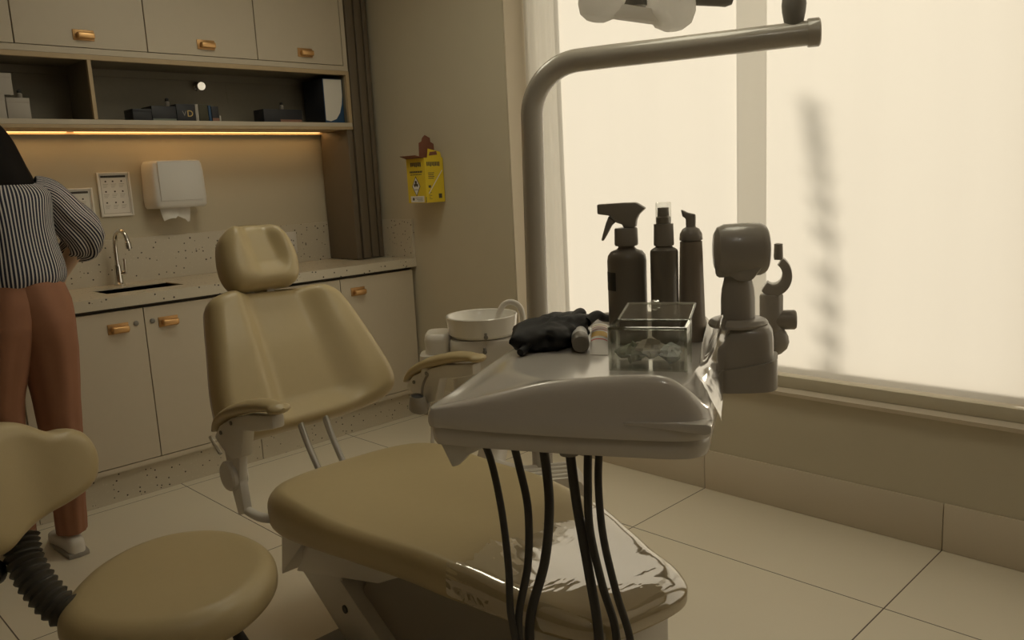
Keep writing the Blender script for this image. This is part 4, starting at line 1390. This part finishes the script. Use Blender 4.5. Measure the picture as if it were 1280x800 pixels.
# white tube next to the gloves
a, b = L(-.081, .275, BT + .0195), L(-.120, .425, BT + .0195)
tb = thing('ointment_tube', L(-.09, .35, BT), 'white capped tube lying between the black glove and the sachet', 'tube')
ax = (b - a).normalized()
MB().lathe([(.004, 0), (.0165, 0), (.0185, .003), (.019, .05), (.004, .05)], a, ax, n=26).build('cap', M['bottle'], tb)
MB().lathe([(.0165, .0505), (.0188, .056), (.0185, .12), (.012, .16), (.004, .162)], a, ax, n=26).build('body', M['dispenser'], tb)

# printed sachet (stacked flat pouches)
pc = thing('sachet', L(-.04, .40, BT), 'clear and white sachet with red and yellow print beside the acrylic box', 'sachet')


def pouch(u_a, u_b, v_a, v_b, z, hgt, skew):
    mb = MB()
    R = []
    for i in range(13):
        s = i / 12
        vv = v_a + (v_b - v_a) * s
        hh = hgt * (math.sin(math.pi * min(1, max(0, s))) ** .5) + .0012
        sh = skew * s
        ring = []
        for k in range(16):
            an = 2 * math.pi * k / 16
            ring.append(L((u_a + u_b) / 2 + sh + (u_b - u_a) / 2 * math.cos(an), vv, z + hh * .5 + hh * .5 * math.sin(an)))
        R.append(ring)
    return mb.rings(R)


pouch(-.060, -.020, .262, .60, BT, .018, -.066).build('pouch', M['paper'], pc)
for vv, dv, m_, nm in ((.345, .008, 'red', 'red_band'), (.375, .05, 'orange', 'yellow_band'), (.445, .007, 'red', 'red_band'), (.475, .007, 'red', 'red_band'), (.51, .008, 'orange', 'yellow_band')):
    mb = MB()
    R = []
    for i in range(4):
        s = (vv + dv * i / 3 - .262) / .338
        hh = .018 * (math.sin(math.pi * s) ** .5) + .0012
        R.append([L(-.040 - .066 * s + .0196 * math.cos(an), vv + dv * i / 3, BT + hh * .5 + (hh * .5 + .0005) * math.sin(an)) for an in [math.radians(x) for x in range(25, 171, 12)]])
    mb.rings(R, caps=False, closed=False)
    mb.build(nm, M[m_], pc)

# ------------------------------------------------------------------ cuspidor unit and lamp on its pole
cu = thing('cuspidor_unit', (1.82, 2.0, .45), 'white spittoon unit with round bowl behind the chair armrest', 'spittoon')
bc2 = Vector((1.825, 2.008, 0))
rr = _r  # across the view
h2 = Vector((math.sin(YAW), math.cos(YAW), 0))


def sring(c, a, b, z, e=.4, n=48):
    return [c + rr * (a * math.copysign(abs(math.cos(t)) ** e, math.cos(t))) + h2 * (b * math.copysign(abs(math.sin(t)) ** e, math.sin(t))) + Z * z for t in [2 * math.pi * k / n for k in range(n)]]


ucen = bc2 + rr * .015 + h2 * .02
MB().rings([sring(ucen, .125 * g, .12 * g, z) for z, g in ((.50, .80), (.505, .86), (.55, .93), (.70, 1.0), (.765, 1.0), (.785, .985), (.792, .95))]).build('body', M['white'], cu)
MB().lathe([(.05, .780), (.104, .786), (.113, .795), (.1185, .845), (.120, .852), (.1175, .855), (.112, .853), (.108, .84), (.09, .81), (.05, .797), (.01, .795)], bc2 + Z * .010, n=56).build('bowl', M['ceramic'], cu)
mb = MB()
s0 = bc2 + rr * .137 - h2 * .02
mb.tube([s0 + Z * .79, s0 + Z * .85, s0 + Z * .885 - rr * .008, s0 + Z * .903 - rr * .032, s0 + Z * .898 - rr * .058, s0 + Z * .875 - rr * .075, s0 + Z * .845 - rr * .085], .0095, n=14, smooth=50)
mb.build('water_spout', M['white'], cu)
# left shoulder and instrument holder
lc = bc2 - rr * .150 + h2 * .01
MB().rings([sring(lc, .045 * g, .07 * g, z, .6) for z, g in ((.735, .8), (.74, .95), (.79, 1), (.805, .93), (.812, .8))]).build('side_cap', M['white'], cu)
MB().rings([sring(lc - rr * .012 - h2 * .03, .05 * g, .06 * g, z, .5) for z, g in ((.66, .75), (.68, .95), (.73, 1), (.745, .95), (.745, .8))]).build('tool_holder', M['white'], cu)
for q in (0, 1):
    cc2 = bc2 - h2 * (.1215 if q == 0 else .1015) + rr * (.015 if q == 0 else .008) + Z * (.808 if q == 0 else .756)
    mb = MB().lathe([(.003, 0), (.007, 0), (.007, .006), (.003, .006)], cc2, -h2, n=14)
    mb.box(cc2 - h2 * .004 + Vector((-.003, -.003, 0)), cc2 - h2 * .004 + Vector((.003, .003, .014)))
    mb.build('push_button', M['greydark'], cu)
MB().tube([lc + Z * .70 - h2 * .075, lc - rr * .03 - h2 * .09 + Z * .69, lc - rr * .055 - h2 * .09 + Z * .64, lc - rr * .055 - h2 * .08 + Z * .57, lc - rr * .03 - h2 * .04 + Z * .53], .0045, n=8, smooth=24).build('suction_hose', M['greymid'], cu)
# pedestal and stepped base that also carries the lamp pole
pb = Vector((1.845, 1.778, 0))
MB().tube([ucen + Z * .52, ucen + Z * .40, ucen - h2 * .08 + Z * .33, pb + Z * .32], .05, n=18, smooth=20).build('pedestal', M['white'], cu)
bb = Vector((1.822, 1.70, 0))
mb = MB()
R = []
for s_, top, g in ((-.26, .33, .9), (-.24, .375, 1), (.045, .388, 1), (.075, .372, 1), (.092, .345, .97), (.097, .30, .95)):
    R.append([bb + rr * s_ + h2 * (.075 * g * a) + Z * (top if b > 0 else .285) for a, b in ((-1, -1), (1, -1), (1, 1), (-1, 1))])
mb.rings(R)
mb.build('base_housing', M['white'], cu, angle=50)
mb = MB()
for k in range(4):
    o = bb - h2 * (.055 - k * .035)
    mb.tube([o - rr * .23 + Z * .378, o + rr * .04 + Z * .390], .006, n=8)
mb.build('base_ribs', M['white'], cu)

lamp = thing('dental_lamp', (1.847, 1.778, .38), 'dental lamp on a white bent pole reaching across the window', 'lamp')
top = Vector((1.860, 1.768, 0))
endp = Vector((2.262, 1.068, 1.658))
dirh = (Vector((endp.x, endp.y, 0)) - Vector((top.x, top.y, 0))).normalized()
RB = .155
P = [Vector((1.847, 1.778, .36)), Vector((1.851, 1.775, .8)), Vector((1.856, 1.771, 1.2))]
for k in range(25):
    a = math.pi / 2 * k / 24 * .985
    P.append(top + dirh * (RB * (1 - math.cos(a))) + Z * (1.485 + RB * math.sin(a)))
tail = [top + dirh * .4 + Z * 1.647, endp]
P += [top + dirh * .25 + Z * 1.6435] + tail
MB().tube(P, .0335, n=28).build('pole', M['pole'], lamp)
MB().lathe([(.037, -.02), (.0385, -.016), (.0385, .010), (.034, .014), (.004, .014)], endp, (endp - tail[0]), n=30).build('pole_cap', M['pole'], lamp)
jp = top + dirh * .752 + Z * 1.655
MB().lathe([(.018, .010), (.024, .024), (.031, .06), (.033, .08), (.031, .10), (.028, .2), (.028, .34)], jp, n=26).build('arm_post', M['greydark'], lamp)
hd = Vector((1.655, 1.17, 0))
MB().tube([jp + Z * .33, hd + Z * 2.0 + Vector((.06, 0, 0)), hd + Z * 1.97, hd + Z * 1.80], .022, n=16, smooth=40).build('upper_arm', M['white'], lamp)
# head: two chrome cups, bridge, dark yoke, grip
w_ = .00185
lc_ = Vector((1.576, 1.252, 1.714)); rc_ = Vector((1.683, 1.143, 1.692))
mb = MB()
mb.lathe([(.004, -.066), (.020, -.064), (.040, -.052), (.052, -.03), (.056, .0), (.052, .03), (.03, .05), (.004, .055)], lc_, (.25, -.25, 1), n=32)
mb.build('reflector_cup', M['silver'], lamp)
mb = MB()
mb.lathe([(.004, -.068), (.022, -.066), (.043, -.054), (.055, -.03), (.058, .0), (.054, .03), (.03, .055), (.004, .06)], rc_, (-.1, .05, 1), n=32)
mb.build('reflector_cup', M['silver'], lamp)
mid = (lc_ + rc_) / 2
MB().prism([(-.075, -.050), (.05, -.055), (.06, -.032), (.035, -.026), (-.035, -.022)], mid, (rc_ - lc_).normalized(), Z, h2, -.025, .02, bev=.004).build('bridge_plate', M['silver'], lamp)
MB().lathe([(.004, -.030), (.03, -.028), (.034, -.01), (.034, .10), (.02, .11)], mid + h2 * .01 + Z * .008, n=26).build('yoke', M['greydark'], lamp)
g0 = rc_ + rr * .045 + Z * .008 + h2 * .0
MB().lathe([(.010, 0), (.021, .004), (.0215, .07), (.022, .085), (.017, .098), (.004, .10)], g0, (rr - Z * .08), n=24).build('grip', M['greydark'], lamp)

# ------------------------------------------------------------------ assistant stool
st = thing('operator_stool', (.62, 1.69, 0), 'tan saddle stool with backrest on a ribbed bellows arm, nearest the camera', 'stool')
stool_out = [(.392, 1.735), (.440, 1.83), (.52, 1.915), (.62, 1.965), (.72, 1.962), (.80, 1.90), (.838, 1.805), (.838, 1.69), (.80, 1.60), (.735, 1.53), (.65, 1.485), (.56, 1.49), (.47, 1.54), (.405, 1.63)]
cushion(stool_out, .075, .045, lambda s, t, i: -.006 * math.exp(-(((s - .62) / .12) ** 2 + ((t - 1.7) / .12) ** 2)), (0, 0, .505), (1, 0, 0), (0, 1, 0), (0, 0, 1), nout=112, inner=10).build('seat', LE, st, angle=80)
n2 = Vector((.42, -.9, .12)).normalized()
s2 = Vector((.9, .42, 0)); s2 = (s2 - n2 * s2.dot(n2)).normalized()
t2 = n2.cross(s2)
sb_out = [(-.225, .05), (-.20, .10), (-.15, .128), (-.09, .142), (-.04, .137), (.0, .122), (.045, .090), (.092, .082), (.128, .058), (.146, .012), (.136, -.034), (.104, -.060), (.052, -.073), (.01, -.080), (-.031, -.090), (-.071, -.103), (-.11, -.116), (-.15, -.11), (-.19, -.07), (-.222, -.01)]


def sb_fun(s, t, i):
    return -.030 * math.exp(-((s + .03) / .07) ** 2) * .6 + .0


cushion(sb_out, .075, .040, sb_fun, Vector((.45, 1.85, .74)) - n2 * .0, s2, t2, n2, nout=120, inner=12).build('backrest', LE, st, angle=80)
# bellows
bp = [(.390, 1.905, .62), (.385, 1.875, .575), (.396, 1.83, .525), (.422, 1.785, .478), (.47, 1.745, .445)]
B = catmull([Vector(q) for q in bp], 128, closed=False)
mb = MB()
n = len(B)
R = []
for i, q in enumerate(B):
    t = (B[min(i + 1, n - 1)] - B[max(i - 1, 0)]).normalized()
    a = t.cross(Vector((0, 0, 1))).normalized(); b = t.cross(a)
    r = .030 + .006 * (1 - abs(((i / n * 17) % 1) * 2 - 1)) * 1.3
    R.append([q + a * r * math.cos(x) + b * r * math.sin(x) for x in [2 * math.pi * k / 20 for k in range(20)]])
mb.rings(R)
mb.build('bellows', M['rubber'], st, angle=25)
MB().lathe([(.004, 0), (.024, .002), (.027, .008), (.027, .026), (.022, .03), (.004, .032)], (.340, 1.905, .560), (-.55, -.5, .1), n=22).build('knob', M['dark'], st)
MB().lathe([(.03, .435), (.03, .36), (.026, .355), (.026, .12)], (.62, 1.69, 0), n=24).build('gas_column', M['greydark'], st)
MB().box((.54, 1.60, .428), (.70, 1.78, .445), bev=.004).build('seat_plate', M['dark'], st)
mb = MB()
mb.tube([(.66, 1.66, .43), (.672, 1.60, .422), (.678, 1.55, .415)], .005, n=10)
mb.lathe([(.008, 0), (.011, .01), (.015, .035), (.012, .045), (.003, .046)], (.676, 1.562, .412), (.15, -.35, -.9), n=16)
mb.build('height_lever', M['dark'], st)
for k in range(5):
    a = 2 * math.pi * k / 5 + .5
    d = Vector((math.cos(a), math.sin(a), 0))
    o = Vector((.62, 1.69, 0))
    lg = MB().tube([o + Z * .13, o + d * .14 + Z * .105, o + d * .26 + Z * .075], [.022, .018, .014], n=12).build('base_leg', M['satin'], st)
    mb = MB()
    side = Vector((-d.y, d.x, 0))
    for s_ in (-.014, .014):
        mb.lathe([(.005, -.008), (.025, -.008), (.027, -.005), (.027, .005), (.025, .008), (.005, .008)], o + d * .27 + side * s_ + Z * .0275, side, n=20)
    mb.tube([o + d * .262 + Z * .09, o + d * .27 + Z * .03], .007, n=8)
    mb.build('caster', M['dark'], lg)

# ------------------------------------------------------------------ person at the worktop (back to us)
pe = thing('person', (.77, 3.28, 0), 'person in striped blouse and rust trousers standing at the worktop, back turned', 'person')
PX, PY = .77, 3.25
J = {  # joint : (pos, radius, parent)
    'pelvis': ((PX, PY, .92), .115, None),
    'waist': ((PX, PY + .005, 1.06), .105, 'pelvis'),
    'chest': ((PX, PY + .01, 1.22), .115, 'waist'),
    'upper': ((PX, PY + .01, 1.335), .085, 'chest'),
    'neck': ((PX - .012, PY + .025, 1.405), .050, 'upper'),
    'skull': ((PX - .045, PY + .06, 1.455), .072, 'neck'),
    'crown': ((PX - .055, PY + .065, 1.52), .078, 'skull'),
    'shR': ((PX + .135, PY + .01, 1.315), .042, 'upper'), 'elR': ((PX + .255, PY + .06, 1.165), .038, 'shR'), 'wrR': ((PX + .200, PY + .205, 1.02), .026, 'elR'), 'paR': ((PX + .212, PY + .285, .945), .026, 'wrR'),
    'shL': ((PX - .135, PY + .01, 1.315), .042, 'upper'), 'elL': ((PX - .25, PY + .09, 1.09), .038, 'shL'), 'wrL': ((PX - .13, PY + .31, 1.02), .026, 'elL'), 'paL': ((PX - .10, PY + .37, .985), .026, 'wrL'),
    'hiR': ((PX + .085, PY, .84), .095, 'pelvis'), 'knR': ((PX + .092, PY + .015, .47), .056, 'hiR'), 'anR': ((PX + .080, PY + .03, .095), .036, 'knR'), 'toR': ((PX + .095, PY + .15, .045), .032, 'anR'),
    'hiL': ((PX - .085, PY, .84), .095, 'pelvis'), 'knL': ((PX - .085, PY + .03, .47), .056, 'hiL'), 'anL': ((PX - .09, PY + .06, .095), .036, 'knL'), 'toL': ((PX - .10, PY + .18, .045), .032, 'anL'),
}
# fingers resting on the counter edge
for sd, pa, sg in (('R', Vector(J['paR'][0]), -1), ('L', Vector(J['paL'][0]), 1)):
    for k, (dx, ln) in enumerate(((-.024, .050), (-.008, .058), (.008, .054), (.022, .042))):
        a = pa + Vector((dx, .034, -.004)); b = a + Vector((dx * .25, ln * .55, -.004)); c_ = b + Vector((dx * .15, ln * .45, -.016))
        J['f%s%da' % (sd, k)] = (tuple(a), .0095, 'pa' + sd); J['f%s%db' % (sd, k)] = (tuple(b), .0085, 'f%s%da' % (sd, k)); J['f%s%dc' % (sd, k)] = (tuple(c_), .0075, 'f%s%db' % (sd, k))
    a = pa + Vector((-sg * -.026 * 1, .006, -.004)); b = a + Vector((sg * .020, .026, -.006)); c_ = b + Vector((sg * .004, .024, -.006))
    J['t%sa' % sd] = (tuple(a), .0105, 'pa' + sd); J['t%sb' % sd] = (tuple(b), .0095, 't%sa' % sd); J['t%sc' % sd] = (tuple(c_), .008, 't%sb' % sd)
keys = list(J)
me = bpy.data.meshes.new('body')
bz = Vector((.77, 3.28, 0))
me.from_pydata([Vector(J[k][0]) - bz for k in keys], [[keys.index(k), keys.index(J[k][2])] for k in keys if J[k][2]], [])
body = bpy.data.objects.new('body', me)
C.objects.link(body)
body.parent = pe
md = body.modifiers.new('skin', 'SKIN')
for i, k in enumerate(keys):
    sv = me.skin_vertices[0].data[i]
    r = J[k][1]
    sv.radius = (r, r)
    sv.use_root = (k == 'pelvis')
ss = body.modifiers.new('sub', 'SUBSURF'); ss.levels = 2; ss.render_levels = 2
md.use_smooth_shade = True
me.materials.append(M['skin'])


def ellring(c, a, b, n=64, tilt=None):
    return [Vector(c) + Vector((a * math.cos(t), b * math.sin(t), 0)) for t in [2 * math.pi * k / n for k in range(n)]]


def uv_loft(R, reps, name, m, parent):
    """lofted cloth with UV.x counting stripes around"""
    n = len(R[0])
    b = BASE[parent.name]
    me = bpy.data.meshes.new(name)
    fs = []
    for i in range(len(R) - 1):
        for j in range(n):
            fs.append([i * n + j, i * n + (j + 1) % n, (i + 1) * n + (j + 1) % n, (i + 1) * n + j])
    me.from_pydata([p - b for r in R for p in r], [], fs)
    uvl = me.uv_layers.new(name='UVMap')
    li = 0
    for i in range(len(R) - 1):
        for j in range(n):
            for (a, c_) in ((j, i), (j + 1, i), (j + 1, i + 1), (j, i + 1)):
                uvl.data[li].uv = (a / n * reps, c_ / (len(R) - 1))
                li += 1
    me.shade_smooth()
    me.materials.append(m)
    o = bpy.data.objects.new(name, me)
    C.objects.link(o)
    o.parent = parent
    BASE[o.name] = b
    so = o.modifiers.new('thick', 'SOLIDIFY'); so.thickness = .002; so.offset = -1
    return o


def fold(R, amp, k, seed):
    out = []
    for i, r in enumerate(R):
        c = sum(r, Vector()) / len(r)
        rr_ = []
        for j, q in enumerate(r):
            a = 2 * math.pi * j / len(r)
            d = (q - c)
            d.z = 0 if abs(d.z) < 1e-6 else d.z
            w_ = amp(i / (len(R) - 1)) * (math.sin(a * k + seed + .8 * math.sin(i * .35)) * .6 + .4 * math.sin(a * (k * 2 + 1) + seed * 2))
            rr_.append(q + d.normalized() * w_)
        out.append(rr_)
    return out


# blouse: bottom hem gathered, bloused over
prof = [(1.005, .135, .10), (1.018, .154, .12), (1.045, .168, .137), (1.09, .168, .140), (1.15, .156, .132), (1.22, .149, .125), (1.28, .156, .120), (1.33, .165, .112), (1.362, .142, .100), (1.382, .098, .082), (1.398, .072, .068), (1.425, .062, .064)]
PP = catmull([Vector(q) for q in prof], 44, closed=False)
R = [ellring((PX, PY + .008 + (.02 if q.x > 1.37 else 0), q.x), q.y, q.z, n=96) for q in PP]
R = fold(R, lambda s: .0028 * (1 - s) ** 1.2 + .001, 7, 1.2)
blo = uv_loft(R, 84, 'blouse', M['stripes'], pe)


def sleeve(pts, rad, name, sd):
    P = catmull([Vector(q) for q in pts], 40, closed=False)
    n = len(P)
    R = []
    a = None
    for i, q in enumerate(P):
        t = (P[min(i + 1, n - 1)] - P[max(i - 1, 0)]).normalized()
        if a is None:
            a = t.cross(Vector((0, 1, 0))).normalized()
        a = (a - t * a.dot(t)).normalized(); b = t.cross(a)
        x = i / (n - 1) * (len(rad) - 1); k = min(int(x), len(rad) - 2); r = rad[k] + (rad[k + 1] - rad[k]) * (x - k)
        R.append([q + a * r * math.cos(y) + b * r * math.sin(y) for y in [2 * math.pi * j / 64 for j in range(64)]])
    R = fold(R, lambda s: .004 + .006 * s, 5, sd)
    return uv_loft(R, 46, name, M['stripes'], pe)


sleeve([(PX + .095, PY + .01, 1.350), (PX + .145, PY + .012, 1.325), (PX + .200, PY + .03, 1.258), (PX + .252, PY + .05, 1.195), (PX + .268, PY + .10, 1.150), (PX + .235, PY + .16, 1.115)], [.048, .060, .068, .074, .068, .042], 'sleeve', .4)
sleeve([(PX - .105, PY + .01, 1.345), (PX - .165, PY + .012, 1.315), (PX - .215, PY + .04, 1.225), (PX - .25, PY + .09, 1.12), (PX - .225, PY + .16, 1.07), (PX - .19, PY + .22, 1.05)], [.050, .066, .074, .080, .070, .042], 'sleeve', 2.2)

# trousers: one loft per leg that merges at the hip
mb = MB()
for sg, kx, ky in ((1, -.008, .015), (-1, -.012, .03)):
    prof = [((PX + sg * .030, PY + .0, 1.035), .118, .118), ((PX + sg * .045, PY - .004, .96), .120, .128), ((PX + sg * .060, PY - .006, .88), .112, .130), ((PX + sg * .078, PY, .78), .094, .112), ((PX + sg * .088 + kx, PY + ky * .5, .62), .078, .090), ((PX + sg * .088 + kx, PY + ky, .48), .068, .078), ((PX + sg * .085 + kx, PY + ky, .32), .064, .072), ((PX + sg * .080 + kx, PY + ky * 1.6, .17), .054, .060), ((PX + sg * .078 + kx, PY + ky * 1.8, .085), .050, .056)]
    P = []
    for i in range(len(prof) - 1):
        for k in range(5):
            s = k / 5
            c0, a0, b0_ = prof[i]; c1, a1, b1__ = prof[i + 1]
            P.append((Vector(c0).lerp(Vector(c1), s), a0 + (a1 - a0) * s, b0_ + (b1__ - b0_) * s))
    P.append((Vector(prof[-1][0]), prof[-1][1], prof[-1][2]))
    R = fold([ellring(c_, a_, b_, n=48) for c_, a_, b_ in P], lambda s: .0025 + .003 * abs(math.sin(s * 12)), 4, sg)
    mb.rings(R)
mb.build('trousers', M['trousers'], pe, angle=80)
for sg, yy in ((1, .03), (-1, .06)):
    c_ = Vector((PX + sg * .078 - .012, PY + yy, 0))
    R = []
    for y_, w_2, hh in ((-.072, .016, .045), (-.062, .027, .070), (-.03, .032, .078), (.02, .034, .074), (.08, .043, .065), (.13, .046, .052), (.17, .038, .045), (.19, .018, .03)):
        R.append([c_ + Vector((w_2 * math.copysign(abs(math.cos(t)) ** .7, math.cos(t)), y_, .002 + hh / 2 + hh / 2 * math.copysign(abs(math.sin(t)) ** .7, math.sin(t)))) for t in [2 * math.pi * k / 20 for k in range(20)]])
    s_ = MB().rings(R).build('shoe', M['shoe'], pe, angle=70)
    MB().prism([(-.07, -.036), (-.075, 0), (-.07, .036), (.08, .046), (.17, .036), (.192, 0), (.17, -.036), (.08, -.046)], c_ + Z * .001, (0, 1, 0), (1, 0, 0), (0, 0, 1), 0, .018, bev=.003).build('sole', M['covers'], s_)
# long dark hair falling over the shoulders
R = []
hp = [(1.615, .02, .02, .06), (1.606, .058, .06, .06), (1.58, .092, .094, .05), (1.53, .116, .112, .04), (1.47, .128, .108, .02), (1.42, .134, .088, -.02), (1.39, .136, .066, -.05), (1.365, .128, .045, -.075), (1.335, .085, .028, -.085), (1.315, .04, .012, -.088)]
HP = catmull([Vector((a, b, c_)) for a, b, c_, d_ in hp], 36, closed=False)
HO = catmull([Vector((d_, 0, 0)) for a, b, c_, d_ in hp], 36, closed=False)
R = [ellring((PX - .038 - .012 * smoothstep(1.42, 1.6, q.x), PY + .03 + o.x, q.x), q.y, q.z, n=48) for q, o in zip(HP, HO)]
R = fold(R, lambda s: .002 + .002 * s, 11, .3)
MB().rings(R).build('hair', M['hair'], pe, angle=80)
# simple face on the far side of the head
fc = MB()
FX, FZ = PX - .052, 1.455
fc.ellipsoid((FX, PY + .135, FZ), (.062, .055, .085))
fc.ellipsoid((FX, PY + .192, FZ - .005), (.011, .016, .018))
fc.ellipsoid((FX, PY + .186, FZ - .042), (.022, .006, .006))
for sg in (-1, 1):
    fc.ellipsoid((FX + sg * .026, PY + .182, FZ + .022), (.012, .006, .006))
fc.build('face', M['skin'], pe, angle=80)

for o in bpy.data.objects:
    if o.type == 'MESH' and o.parent is None and 'category' not in o and 'kind' not in o:
        print('untagged', o.name)
